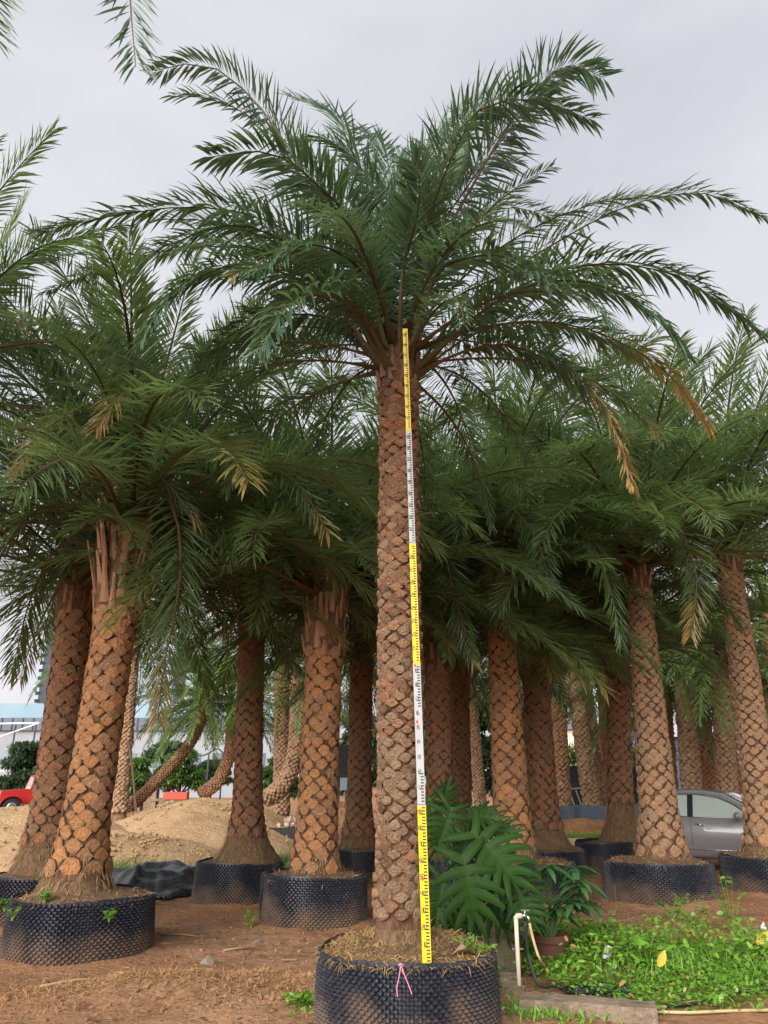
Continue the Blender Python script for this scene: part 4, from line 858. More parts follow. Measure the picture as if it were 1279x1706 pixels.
# ------------------------------------------------------------------ weeds
r = np.random.RandomState(20); n = 110000; x = r.uniform(.95, 6.5, n); y = r.uniform(6.45, 9.7, n)
dens = 1 / (1 + np.exp(-(y - 6.55 - .10 * vnoise(x, y * 0, 51, 3, 1.6) - .16 * (x - 1.9).clip(0, 2)) * 9)) / (1 + np.exp((y - 8.75 - .35 * vnoise(x, x * 0 + 3, 52, 3, 1.1)) * 5)) / (1 + np.exp(-(x - 1.55 + .35 * (y - 7.2)) * 6))
keep = r.rand(n) < dens * (.55 + .6 * vnoise(x, y, 53, 3, 1.5)); x, y = x[keep], y[keep]; n = len(x)
hgt = .10 + .22 * np.clip(vnoise(x, y, 54, 3, 1.0) + .35, 0, 1); z = ground_h(x, y) + hgt * r.rand(n) ** .7; a_ = r.uniform(0, 6.283, n); el = r.normal(.25, .4, n)
inst('weeds', blades_mesh('weeds', (np.stack([x, y, z], 1), np.stack([np.cos(a_) * np.cos(el), np.sin(a_) * np.cos(el), np.sin(el)], 1), r.uniform(.022, .055, n), r.uniform(.014, .034, n), r.uniform(0, .5, n)), m_weed, (r.rand(n) < .035) * .8))['kind'] = 'stuff'
n = 2600; x = r.uniform(1.6, 5.5, n); y = r.uniform(6.9, 9.0, n); a_ = r.uniform(0, 6.283, n); el = r.uniform(.7, 1.4, n)
inst('grass', blades_mesh('grass', (np.stack([x, y, ground_h(x, y)], 1), np.stack([np.cos(a_) * np.cos(el), np.sin(a_) * np.cos(el), np.sin(el)], 1), r.uniform(.12, .34, n), r.uniform(.004, .009, n), r.uniform(.1, .5, n)), m_weed))['kind'] = 'stuff'
n = 6500; x = r.uniform(1.4, 6, n); y = r.uniform(6.7, 9.2, n); k_ = vnoise(x, y, 57, 2, 1.3) > .12; x, y = x[k_], y[k_]; n = len(x); a_ = r.uniform(0, 6.283, n); el = r.normal(.2, .35, n)
inst('weeds', blades_mesh('weeds', (np.stack([x, y, ground_h(x, y) + r.uniform(.08, .36, n)], 1), np.stack([np.cos(a_) * np.cos(el), np.sin(a_) * np.cos(el), np.sin(el)], 1), r.uniform(.035, .07, n), r.uniform(.018, .036, n), r.uniform(0, .5, n)), m_weed, (r.rand(n) < .05) * .9))['kind'] = 'stuff'
def grass_patch(cx, cy, rx, ry, n, h, seed, mat=m_shrub):
    r = np.random.RandomState(seed); x = r.normal(cx, rx, n); y = r.normal(cy, ry, n); a_ = r.uniform(0, 6.283, n); el = r.uniform(.5, 1.4, n)
    inst('grass', blades_mesh('grass', (np.stack([x, y, ground_h(x, y)], 1), np.stack([np.cos(a_) * np.cos(el), np.sin(a_) * np.cos(el), np.sin(el)], 1), h * r.uniform(.4, 1.2, n), r.uniform(.008, .018, n), r.uniform(.2, .7, n)), mat))['kind'] = 'stuff'
grass_patch(-5.0, 16.6, .45, .3, 700, .38, 71); grass_patch(-2.1, 17.4, .35, .3, 600, .5, 72); grass_patch(6.0, 25.9, .9, .35, 1200, .3, 73, m_weed); grass_patch(.72, 7.15, .16, .2, 500, .14, 74, m_weed); grass_patch(1.25, 6.5, .22, .12, 700, .1, 75, m_weed); grass_patch(-.55, 6.55, .10, .12, 140, .1, 76, m_weed)
def sprout(p, h, n, seed, label, L=.05, mat=None, cat='weed', rx=.05, group='green sprouts on the planters and soil'):
    r = np.random.RandomState(seed); rt = empty('weed_sprout', p); tag(rt, label, cat, group); mb = MB(); roots = []; dirs = []
    for k in range(max(3, n // 12)):
        a = r.uniform(0, 6.28); tip = Vector((math.cos(a) * rx * r.uniform(.4, 1.6), math.sin(a) * rx * r.uniform(.4, 1.6), h * r.uniform(.5, 1.0))); mb.tube([(0, 0, -.02), tip * .5 + Vector((0, 0, h * .08)), tip], [.004, .003, .002], 5)
        for q in range(12):
            t = r.uniform(.3, 1.05); b = r.uniform(0, 6.28); roots.append(tuple(tip * t)); d = Vector((math.cos(b), math.sin(b), r.uniform(-.1, .5))).normalized(); dirs.append(tuple(d))
    n = len(roots); mb.build('stem', m_weedstem, rt); inst('foliage', blades_mesh('foliage', (np.array(roots), np.array(dirs), L * r.uniform(.6, 1.3, n), L * r.uniform(.4, .65, n), r.uniform(0, .5, n)), mat or m_weed), rt)
m_weedstem = M('weed_stem', (.16, .24, .06), .7)
sprout(at(74, 1502, 8.2), .12, 70, 1, 'green sprout on the rim of the front left planter'); sprout(at(8, 1515, 8.1), .13, 70, 2, 'green sprout at the left edge above the front left planter', mat=m_shrub)
sprout(at(182, 1532, 8.03), .1, 60, 3, 'small green weed growing out of the side of the front left planter'); sprout(at(418, 1545, 10.0), .2, 60, 4, 'green weed left of the navy planter near the middle palm')
p_ = at(790, 1592, 5.95); p_.z = .5; sprout(p_, .10, 240, 5, 'low bright green weed inside the front planter right of the rod', L=.035, rx=.12)
q = gz(505, 1690); sprout((q.x, q.y, gh(q.x, q.y)), .09, 90, 6, 'green weed on the soil at the left foot of the front planter', rx=.1)
sprout(gz(20, 1530, .5), .1, 40, 7, 'tiny weed at the left end of the front left planter rim', L=.04)
for i_, (px, py, h, L, lab) in enumerate([(1000, 1590, .42, .09, 'broad leaved weed at the left end of the weed bed'), (1080, 1640, .36, .10, 'broad leaved weed beside the yellow leaf'), (1160, 1560, .4, .07, 'bushy weed at the back of the weed bed'), (1222, 1555, .62, .07, 'tallest weed before the right edge planter'), (1120, 1530, .3, .06, 'small weed before the wide muddy planter'), (950, 1660, .16, .06, 'low weed spilling onto the concrete edging'), (1260, 1620, .4, .08, 'leafy weed at the right edge')]):
    q = gz(px, py); sprout((q.x, q.y, gh(q.x, q.y)), h, 90, 30 + i_, lab, L, cat='weed', rx=.14, group='taller weeds in the bed')
YL = leaf_blade('yellow_leaf', 1, .55, .2, .15, 7, leaf_mat('yellow_leaf', (.62, .42, .04), (.7, .52, .08), trans=.3))
for px, py, L, lab, ry in ((1103, 1645, .11, 'oval yellow leaf upright among the weeds', 0), (1268, 1598, .1, 'yellow leaf among the weeds at the right edge', 1.2)):
    b = gz(px, py + 30); b.z = .26; tag(inst('yellow_leaf', YL, mat=orient(b, b + Vector((.05 * (1 + ry), -.05, L)), (.1, -1, .3))), lab, 'leaf', 'yellow leaves')

# ------------------------------------------------------------------ monstera
m_mon = leaf_mat('monstera_leaf', (.010, .034, .008), (.036, .092, .016), trans=.2, rough=.5, spec=.15); m_pet = M('petiole', (.07, .14, .04), .5)
def monstera_leaf(seed, lobes=8):
    r = random.Random(seed); V = []; F = []; Cc = []
    for sd in (-1, 1):
        per = 5; R_ = (0, .2, .42, .68, .88, 1.0)
        for l in range(lobes):
            t0_, t1_ = l / lobes, (l + 1) / lobes; tc_ = (t0_ + t1_) / 2; b = len(V); open_ = r.uniform(.08, .17)
            for i in range(per):
                f = i / (per - 1); t = t0_ + (t1_ - t0_) * f
                wid = .52 * (math.sin(math.pi * min(.985, .20 + .80 * t)) ** .75) if t < .99 else .03
                widc = .52 * math.sin(math.pi * min(.985, .20 + .80 * tc_)) ** .75
                for k, q in enumerate(R_):
                    sq = 0 if q < .45 else open_ * min(1, .6 + (q - .3) / .9); tt = t + (tc_ - t) * sq * (1.0 if q < .8 else 1.3 if q < .95 else 2.6)
                    x = (wid + (widc - wid) * min(1, q * 1.2)) * q * (1 - (.12 if (i in (0, per - 1) and q > .9) else 0))
                    back = -.55 * q ** 1.2 * max(0, 1 - tc_ * 3.2)
                    yy = tt * .86 + back + (.10 + .30 * tc_) * q ** 1.5
                    z = -.30 * (tt ** 2) - .26 * q ** 2.2 * (.8 + .2 * math.sin(l * 1.7 + seed)) + .12 * q + .02 * math.sin(f * math.pi) * q
                    V.append((sd * x, yy, z)); Cc.append(.95 if (q < .05 or i == 2 and q < .8) else .25)
            m_ = len(R_)
            for i in range(per - 1):
                for k in range(m_ - 1):
                    q_ = (b + i * m_ + k, b + i * m_ + k + 1, b + (i + 1) * m_ + k + 1, b + (i + 1) * m_ + k); F.append(q_ if sd > 0 else q_[::-1])
    me = bpy.data.meshes.new('leaf'); me.from_pydata(V, [], F); ca = me.color_attributes.new('col', 'FLOAT_COLOR', 'POINT'); arr = np.zeros((len(V), 4), np.float32); arr[:, 1] = Cc; arr[:, 3] = 1; ca.data.foreach_set('color', arr.ravel())
    me.materials.append(m_mon); me.polygons.foreach_set('use_smooth', np.ones(len(F), bool)); me.update(); return me
MON = [monstera_leaf(i, 6 + i % 3) for i in range(5)]
root_p = gz(768, 1600); root_p.y = 7.55; root_p = Vector((.78, 7.55, .05)); mon = empty('monstera', root_p); tag(mon, 'large monstera with deeply split dark leaves right of the middle palm', 'plant')
leaves = [((770, 1425, 7.05), (800, 1555, 6.85), (0, -.95, .35), 1.08), ((785, 1385, 7.2), (885, 1475, 6.95), (-.25, -.7, .75), 1.1), ((752, 1345, 7.4), (722, 1440, 7.25), (.2, -.9, .4), 1.0), ((738, 1350, 7.7), (752, 1300, 7.6), (.3, -.8, -.2), 1.1), ((770, 1365, 7.7), (845, 1345, 7.5), (-.2, -.5, .8), 1.0),
          ((810, 1385, 7.6), (862, 1372, 7.4), (-.1, -.6, .8), 1.1), ((738, 1460, 7.5), (725, 1550, 7.3), (.1, -.9, .4), 1.1), ((820, 1440, 7.4), (905, 1515, 7.15), (-.3, -.7, .7), 1.1), ((775, 1390, 7.3), (765, 1455, 7.2), (.0, -.9, .4), 1.1), ((855, 1480, 7.3), (900, 1560, 7.1), (-.2, -.8, .6), 1.0),
          ((800, 1480, 7.5), (862, 1560, 7.3), (-.1, -.8, .5), 1.0), ((715, 1330, 7.8), (728, 1400, 7.6), (.1, -.9, .3), 1.0), ((790, 1350, 7.9), (800, 1420, 7.7), (0, -.9, .4), 1.2), ((830, 1500, 7.6), (880, 1530, 7.4), (0, -.7, .7), 1.0), ((745, 1500, 7.6), (770, 1580, 7.4), (0, -.9, .3), 1.0)]
for i, (b, t, nn, k) in enumerate(leaves):
    b = at(*b); t = at(*t); inst('leaf', MON[i % 5], mon, mat=Matrix.Translation(-root_p) @ orient(b, t, nn, k * .86))
    mb = MB(); mid = (b + root_p) / 2 + Vector((0, .1, .18)); mb.tube([tuple(q - np.array(root_p)) for q in catmull([root_p, mid, b], 9)], [.017, .016, .015, .014, .013, .012, .011, .01, .009], 7); mb.build('petiole', m_pet, mon, True)
mb = MB(); mb.tube([(0, 0, -.05), (.03, 0, .2), (-.02, .02, .45)], [.04, .035, .025], 8); mb.build('stem', m_pet, mon, True)

# ------------------------------------------------------------------ potted plant, standpipe, hoses, edging, scraps
m_terra = M('terracotta', (.12, .05, .032), .85, [(9, (.12, .06, .045), .45, .65, 5)], (30, .4, .02)); m_dkl = leaf_mat('glossy_leaf', (.028, .085, .032), (.06, .15, .05), trans=.18, rough=.35)
pp = gz(938, 1625); pp.y += .15; pp.x -= .06; plant = empty('potted_plant', pp); plant.scale = (1.22, 1.22, 1.22); tag(plant, 'bushy potted plant with long drooping leaves behind the standpipe', 'potted plant')
mb = MB(); mb.lathe([(.085, 0), (.12, .20), (.135, .20), (.14, .25), (.125, .25), (.11, .19), (.01, .185)], 24); mb.build('flowerpot', m_terra, plant, False)
LF = leaf_blade('leaf', 1, .27, .45, .1, 8, m_dkl); r = random.Random(4)
whorls = [(r.uniform(-.30, .28), r.uniform(-.22, .2), r.uniform(.35, .74)) for _ in range(17)] + [(.0, -.1, .72), (.22, -.15, .62), (-.26, -.1, .60), (.3, 0, .45), (-.34, -.05, .42)]
st = MB()
for w in whorls:
    w = Vector(w); st.tube([(0, 0, .18), (w.x * .4, w.y * .4, .2 + w.z * .45), tuple(w)], [.009, .007, .004], 5)
    for k in range(8):
        a = k * .785 + r.uniform(-.3, .3); d = Vector((math.cos(a), math.sin(a), r.uniform(-.25, .35))) * r.uniform(.15, .23); inst('leaf', LF, plant, mat=orient(w, w + d, (0, 0, 1)))
st.build('stem', m_pet, plant)
m_pvc = M('pvc_pipe', (.62, .52, .42), .5, [(5, (.48, .38, .28), .5, .7, 5)]); m_met = M('tap_metal', (.5, .5, .5), .3, metal=1); m_hose = M('beige_hose', (.42, .33, .17), .5, [(12, (.30, .22, .11), .5, .7, 4)]); m_bhose = M('black_hose', (.03, .03, .033), .5)
pb = gz(866, 1665); tap_top = at(868, 1530, pb.y); sp_ = empty('standpipe', pb); tag(sp_, 'beige plastic standpipe with a metal tap', 'standpipe'); hz = tap_top.z
mb = MB(); mb.tube([(0, 0, -.1), (0, 0, hz)], .017, 12); mb.build('pipe', m_pvc, sp_, True)
mb = MB(); mb.tube([(0, 0, hz - .03), (0, 0, hz + .005), (.012, 0, hz + .018), (.05, 0, hz + .02)], .021, 12); mb.build('elbow', m_pvc, sp_, True)
mb = MB(); mb.tube([(.05, 0, hz + .02), (.085, 0, hz + .02)], .016, 10); mb.tube([(.085, 0, hz + .02), (.10, -.01, hz + .01), (.105, -.012, hz - .03)], .011, 10); mb.tube([(.075, 0, hz + .03), (.075, 0, hz + .055)], .008, 8); tap = mb.build('tap', m_met, sp_, True)
mb = MB(); mb.box((.078, 0, hz + .06), (.07, .014, .01)); mb.build('tap_handle', m_met, tap)
mb = MB(); mb.box((.0, -.004, hz * .62), (.09, .012, .012)); mb.build('wire_tie', m_met, sp_)
def hose(pts, rad, mat, label):
    mb = MB(); mb.tube([tuple(q) for q in catmull(pts, 70)], rad, 8); tag(mb.build('hose', mat, None, True), label, 'hose')
def on(px, py, dz=.02): q = gz(px, py); q.z = gh(q.x, q.y) + dz; return q
t0_ = Vector((pb.x + .106, pb.y - .012, hz - .03))
hose([t0_, t0_ + Vector((.02, -.02, -.12)), at(900, 1600, pb.y - .1), on(918, 1640, .05), on(945, 1660), on(1000, 1678), on(1060, 1690), on(1140, 1697), on(1210, 1694), on(1300, 1688)], .011, m_hose, 'beige hose running from the tap along the front of the weeds')
hose([t0_ + Vector((-.03, .03, .0)), at(880, 1590, pb.y + .05), at(898, 1640, pb.y - .05), on(930, 1662, .03), on(990, 1668), on(1070, 1684), on(1130, 1686), on(1190, 1678), on(1240, 1668), on(1310, 1662)], .012, m_bhose, 'black hose sagging beside the beige hose')
hose([on(1090, 1689), on(1150, 1682), on(1200, 1672), on(1250, 1664), on(1310, 1656)], .010, m_hose, 'short beige hose curving off at the right edge')
m_conc = M('old_concrete', (.24, .18, .13), .95, [(4, (.15, .105, .07), .45, .65, 7), (20, (.32, .25, .19), .52, .7, 6), (3, (.10, .12, .05), .55, .7, 4)], (14, .9, .05))
def slab(name, p0, p1, w, h, label):
    mb = MB(); d = (p1 - p0); L = d.length; d.normalize(); s = Vector((-d.y, d.x, 0)); r = random.Random(L); n = 12; V = []; F = []
    for i in range(n + 1):
        c = p0 + d * L * i / n; j = r.uniform(-.012, .012)
        V += [c - s * (w / 2 + j) + Vector((0, 0, -.05)), c - s * (w / 2 + j) + Vector((0, 0, h - .02 + j)), c - s * (w / 2 - .025) + Vector((0, 0, h + j * .6)), c + s * (w / 2 - .02) + Vector((0, 0, h + r.uniform(-.008, .008))), c + s * w / 2 + Vector((0, 0, -.05))]
    for i in range(n):
        for k in range(4): F.append((i * 5 + k, i * 5 + k + 1, (i + 1) * 5 + k + 1, (i + 1) * 5 + k))
    F += [tuple(range(5))[::-1], tuple(n * 5 + k for k in range(5))]
    tag(mesh_obj(name, V, F, m_conc), label, 'edging', 'old concrete edging')
slab('concrete_edging', Vector((1.02, 6.62, 0)), Vector((1.95, 6.38, 0)), .26, .10, 'worn concrete edging at the foot of the standpipe'); slab('concrete_edging', Vector((1.0, 6.9, 0)), Vector((1.06, 7.4, 0)), .2, .10, 'short mossy edging piece running back past the standpipe')
mb = MB(); V = []; F = []; r = random.Random(9); cup = gz(1013, 1640); cup.z = .2
for i in range(5):
    for k in range(12): a = k * .5236; rr = .026 + .012 * i / 4 + r.uniform(-.007, .007); V.append((rr * math.cos(a), rr * math.sin(a), i * .022 + r.uniform(-.006, .006)))
for i in range(4):
    for k in range(12): F.append((i * 12 + k, i * 12 + (k + 1) % 12, (i + 1) * 12 + (k + 1) % 12, (i + 1) * 12 + k))
o = mesh_obj('plastic_cup', V, F, M('white_plastic', (.5, .52, .54), .5), None, smooth=True, loc=cup); o.rotation_euler = (.3, .35, 0); tag(o, 'crumpled white plastic cup lying in the weeds', 'cup')
def scrap(px, py, sx, sy, label, seed):
    n = 24; u = np.linspace(-1, 1, n); U, W = np.meshgrid(u, u); Z = .05 * np.abs(vnoise(U * 2, W * 2, seed, 3, 1.6)) * 2 * (1 - np.maximum(abs(U), abs(W)) ** 4) + .015; q = gz(px, py); j = .2 * vnoise(U * 3, W * 3, seed + 1, 2, 1)
    V = np.stack([(U * sx * (1 + j)).ravel(), (W * sy * (1 + j)).ravel(), Z.ravel()], 1); I = (np.arange(n - 1)[:, None] * n + np.arange(n - 1)[None]).ravel(); o = mesh_obj('plastic_scrap', V.tolist(), np.stack([I, I + 1, I + n + 1, I + n], 1).tolist(), m_tarp, None, smooth=True, loc=(q.x, q.y, gh(q.x, q.y) + .01)); tag(o, label, 'plastic scrap', 'black plastic scraps')
scrap(1240, 1652, .22, .12, 'crumpled black plastic scrap below the weeds at the right', 3); scrap(1000, 1665, .28, .10, 'black plastic scrap under the hoses at the weed bed front', 6)
wb_ = gz(1274, 1560); o = rock('plastic_bottle', (wb_.x, wb_.y, .1), .05, 9, M('dull_white', (.6, .6, .62), .5), 'small white plastic scrap behind the weeds at the right edge', 'plastic scrap', sq=(.7, .7, 1.4))

# ------------------------------------------------------------------ grey sedan
m_paint = M('grey_car_paint', (.24, .235, .25), .28, spec=.5, metal=.1, coat=.8); m_glass = M('car_glass_sky_tint', (.50, .58, .54), .06, spec=1, coat=.8); m_chrome = M('chrome', (.75, .75, .76), .15, metal=1); m_rub = M('rubber', (.02, .02, .02), .8); m_lamp = M('lamp_glass', (.55, .57, .6), .1, coat=.6); m_dark = M('dark_trim', (.02, .02, .022), .5); m_rim = M('alloy', (.45, .45, .46), .3, metal=1)  # glass: pale base colour stands in for reflected sky and bright see-through
def lerp(x, xs, ys): return float(np.interp(x, xs, ys))
XS = [.62, .70, .86, 1.06, 1.55, 2.1, 2.7, 3.1, 3.85, 4.3, 4.68, 4.85]; TOP = [.80, .98, 1.04, 1.06, 1.38, 1.46, 1.455, 1.40, 1.02, .93, .80, .66]; HW = [.74, .84, .89, .91, .92, .925, .925, .92, .91, .88, .80, .66]; BELT = [.80, .95, .96, .95, .94, .93, .92, .91, .90, .86, .76, .64]; SILL = [.42, .30, .26, .24, .22, .2, .2, .2, .22, .24, .28, .36]
def car_section(x):
    t, w, b, s = (lerp(x, XS, q) for q in (TOP, HW, BELT, SILL)); cab = max(0, t - b - .14); k = min(1, cab / .3)
    rw = w * (.93 - .24 * k); return [(w * .86, s), (w * .97, s + .08), (w, (s + b) / 2 + .02), (w * .985, b - .08), (w * .95, b), (rw + (w * .95 - rw) * (.12 if k > 0 else .5), b + (t - b) * .86), (rw * .82, t - .012), (rw * .35, t), (0, t + .006)]
car = empty('sedan_car', (6.42, 17.0, .02)); tag(car, 'grey sedan car parked between the two tan palms', 'car')
V = []; F = []; xs = np.unique(np.concatenate([np.linspace(.62, 4.85, 45), XS])); X0 = 2.35
for x in xs:
    sec = car_section(x); ring = [(x - X0, -y, z) for y, z in sec] + [(x - X0, y, z) for y, z in sec[-2::-1]]; V += ring
m_ = 17
for i in range(len(xs) - 1):
    for k in range(m_ - 1): F.append((i * m_ + k, (i + 1) * m_ + k, (i + 1) * m_ + k + 1, i * m_ + k + 1))
    F.append((i * m_ + m_ - 1, (i + 1) * m_ + m_ - 1, (i + 1) * m_, i * m_))
F += [tuple(range(m_)), tuple((len(xs) - 1) * m_ + k for k in range(m_))[::-1]]
body = mesh_obj('body', V, F, m_paint, car, smooth=True)
def side_y(x, z):
    sec = car_section(x); ys = [q[0] for q in sec]; zs_ = [q[1] for q in sec]; return float(np.interp(z, zs_, ys))
def panel(name, outline, mat, off, parent, sgn=-1, n=10):
    """polygon strip on the car side: outline = list of (x, zlow, zhigh)"""
    V = []; F = []
    for x, a, b in outline:
        for k in range(n + 1): z = a + (b - a) * k / n; V.append((x - X0, sgn * (side_y(x, z) + off), z))
    for i in range(len(outline) - 1):
        for k in range(n): F.append((i * (n + 1) + k, (i + 1) * (n + 1) + k, (i + 1) * (n + 1) + k + 1, i * (n + 1) + k + 1))
    return mesh_obj(name, V, F, mat, parent, smooth=True)
for sg in (-1, 1):
    top = lambda x: lerp(x, [1.3, 1.6, 2.1, 2.6, 3.0, 3.3, 3.62], [.99, 1.24, 1.345, 1.35, 1.29, 1.17, .965])
    w1 = panel('front_side_window', [(x, .955, max(.957, top(x) - .0)) for x in np.linspace(2.50, 3.58, 14)], m_glass, .006, body, sg); w2 = panel('rear_side_window', [(x, .965, max(.967, top(x))) for x in np.linspace(1.38, 2.38, 12)], m_glass, .006, body, sg)
    panel('window_pillar', [(x, .95, top(x) + .01) for x in np.linspace(2.385, 2.495, 4)], m_dark, .008, body, sg)
    mb = MB(); mb.tube([(x - X0, sg * (side_y(x, top(x) + .02) + .006), top(x) + .022) for x in np.linspace(1.32, 3.62, 26)], .011, 6); mb.build('window_trim', m_chrome, body, True)
    mb = MB(); mb.tube([(x - X0, sg * (side_y(x, .945) + .007), .945) for x in np.linspace(1.32, 3.62, 16)], .008, 6); mb.build('belt_trim', m_chrome, body, True)
    mb = MB(); mb.tube([(x - X0, sg * (side_y(x, .37) + .008), .37) for x in np.linspace(1.2, 3.7, 16)], .013, 6); mb.build('sill_trim', m_chrome, body, True)
    for x in (1.35, 2.44, 3.62): mb = MB(); mb.tube([(x - X0, sg * (side_y(x, z) + .001), z) for z in np.linspace(.42, .93, 10)], .004, 4); mb.build('door_seam', m_dark, body)
    for x in (1.62, 2.62): mb = MB(); mb.tube([(x - X0 - .09, sg * (side_y(x, .82) + .012), .82), (x - X0, sg * (side_y(x, .82) + .035), .825), (x - X0 + .09, sg * (side_y(x, .82) + .012), .82)], .014, 8); mb.build('door_handle', m_chrome, body, True)
    mb = MB(); c = Vector((3.42 - X0, sg * 1.03, .99)); mb.tube([c + Vector((.02, -sg * .10, -.05)), c + Vector((0, 0, -.03))], .022, 8); mb.build('mirror_arm', m_dark, car, True)
    mb = MB(); mb.tube([c + Vector((-.02, -sg * .07, .0)), c + Vector((0, 0, .005)), c + Vector((.0, sg * .09, .0)), c + Vector((.02, sg * .13, -.005))], [.052, .075, .07, .03], 12); mb.build('mirror', m_paint, car, True)
    for x in (1.12, 3.85):
        wh = empty('wheel', (x - X0, sg * .80, .32), 0, car); mb = MB(); mb.tube([(0, -.11, 0), (0, -.09, 0), (0, .09, 0), (0, .11, 0)], [.29, .325, .325, .29], 28); mb.build('tyre', m_rub, wh, True); mb = MB(); mb.tube([(0, -.112 if sg < 0 else .112, 0), (0, -.125 if sg < 0 else .125, 0)], [.22, .19], 20)
        mb.build('rim', m_rim, wh)
    mb = MB(); mb.tube([(4.45 - X0, sg * .72, .74), (4.62 - X0, sg * .66, .72)], [.10, .085], 14); mb.build('headlight', m_lamp, body, True)
def glass_band(name, xa, xb, off):
    V = []; F = []
    for i in range(9):
        x = xa + (xb - xa) * i / 8; t = lerp(x, XS, TOP); w = lerp(x, XS, HW); k = min(1, max(0, t - lerp(x, XS, BELT) - .14) / .3); rw = w * (.93 - .24 * k) * .80
        for j in range(9): y = rw * (j / 4 - 1); V.append((x - X0, y, t + off - .012 * (abs(j / 4 - 1)) ** 2))
    for i in range(8):
        for j in range(8): F.append((i * 9 + j, (i + 1) * 9 + j, (i + 1) * 9 + j + 1, i * 9 + j + 1))
    mesh_obj(name, V, F, m_glass, body, smooth=True)
glass_band('windscreen', 3.14, 3.80, .016); glass_band('rear_window', 1.02, 1.52, .016)
car.rotation_euler.z = math.radians(-34); car.scale = (.93, .97, 1)

# ------------------------------------------------------------------ red off-road car under the canopy, far left
m_red = M('red_paint', (.36, .02, .018), .35, coat=.4)
jp = at(58, 1340, 42); jeep = empty('offroad_car', (jp.x, jp.y, 0), math.radians(213)); jeep.scale = (1.12, 1.12, 1.18); tag(jeep, 'red open off-road car parked behind the sand at the left edge', 'car')
mb = MB(); prof = [(-1.8, .55), (-1.8, 1.05), (-.1, 1.08), (.35, 1.12), (1.55, 1.05), (1.6, .62), (.5, .5), (-.5, .5)]
V = [(x, s * .68, z) for s in (-1, 1) for x, z in prof]; n = len(prof); mesh_obj('body', V, [tuple(range(n)), tuple(range(2 * n - 1, n - 1, -1))] + [(i, i + n, (i + 1) % n + n, (i + 1) % n) for i in range(n)], m_red, jeep)
for s in (-1, 1):
    for x in (-1.15, 1.1):
        wh = empty('wheel', (x, s * .78, .38), 0, jeep); mb = MB(); mb.tube([(0, -.12, 0), (0, -.10, 0), (0, .10, 0), (0, .12, 0)], [.33, .38, .38, .33], 20); mb.build('tyre', m_rub, wh, True); mb = MB(); mb.tube([(0, s * .121, 0), (0, s * .135, 0)], [.2, .17], 14); mb.build('rim', m_rim, wh)
        mb = MB(); arc = [(x + .52 * math.cos(a), s * .82, .42 + .46 * math.sin(a)) for a in np.linspace(.15, math.pi - .15, 9)]
        V = []; [V.extend([(p[0], s * .68, p[2]), (p[0], s * .96, p[2]), (p[0], s * .96, p[2] - .05)]) for p in arc]; mb.add(V, [(i * 3 + k, i * 3 + k + 1, i * 3 + k + 4, i * 3 + k + 3) for i in range(8) for k in (0, 1)]); mb.build('fender', m_red, jeep)
    mb = MB(); mb.tube([(1.58, s * .45, .88), (1.64, s * .45, .88)], [.11, .10], 14); mb.build('headlight', m_lamp, jeep, True)
mb = MB(); [mb.box((1.605, y, .84), (.02, .04, .3)) for y in np.linspace(-.26, .26, 7)]; mb.build('grille', m_dark, jeep)['kind'] = 'stuff'
mb = MB(); mb.box((1.72, 0, .52), (.12, 1.5, .14)); mb.build('bumper', m_dark, jeep)
mb = MB(); mb.tube([(.38, -.66, 1.08), (.22, -.62, 1.62), (.22, .62, 1.62), (.38, .66, 1.08)], .035, 6); mb.build('windscreen_frame', m_red, jeep); mb = MB(); mb.add([(.37, -.62, 1.12), (.23, -.6, 1.6), (.23, .6, 1.6), (.37, .62, 1.12)], [(0, 1, 2, 3)]); mb.build('windscreen', m_glass, jeep)
mb = MB(); mb.box((-.75, 0, 1.66), (1.95, 1.3, .06)); mb.build('soft_top', m_dark, jeep); mb = MB(); [mb.tube([(x, y, 1.05), (x, y, 1.64)], .03, 6) for x, y in ((-1.65, -.6), (-1.65, .6))]; mb.build('roll_bar', m_dark, jeep)

# ------------------------------------------------------------------ buildings
m_wall = M('white_wall', (.27, .285, .315), .8, [(.3, (.24, .255, .28), .45, .65, 5)], None); m_blue = M('pale_blue_cladding', (.19, .29, .37), .6, [(.2, (.22, .32, .39), .4, .6, 4)]); m_slate = M('slate_band', (.11, .13, .155), .6); m_tower = M('pale_tower', (.34, .36, .41), .8, [(.08, (.31, .34, .39), .4, .6, 4)]); m_tblue = M('tower_haze_blue', (.20, .27, .35), .35, spec=.5); m_roofw = M('white_roof', (.40, .40, .45), .7); m_bluewall = M('blue_sheet_wall', (.10, .15, .24), .6, [(.6, (.14, .19, .28), .45, .6, 4)]); m_win = M('window_pane', (.08, .11, .14), .15, spec=.6); m_steel = M('painted_steel', (.6, .6, .62), .5); m_dksteel = M('dark_steel', (.06, .065, .075), .6)  # distance haze is put into the pale and bluish tower colours
def boxobj(name, c, d, mat, parent=None):
    mb = MB(); mb.box(c, d); return mb.build(name, mat, parent)
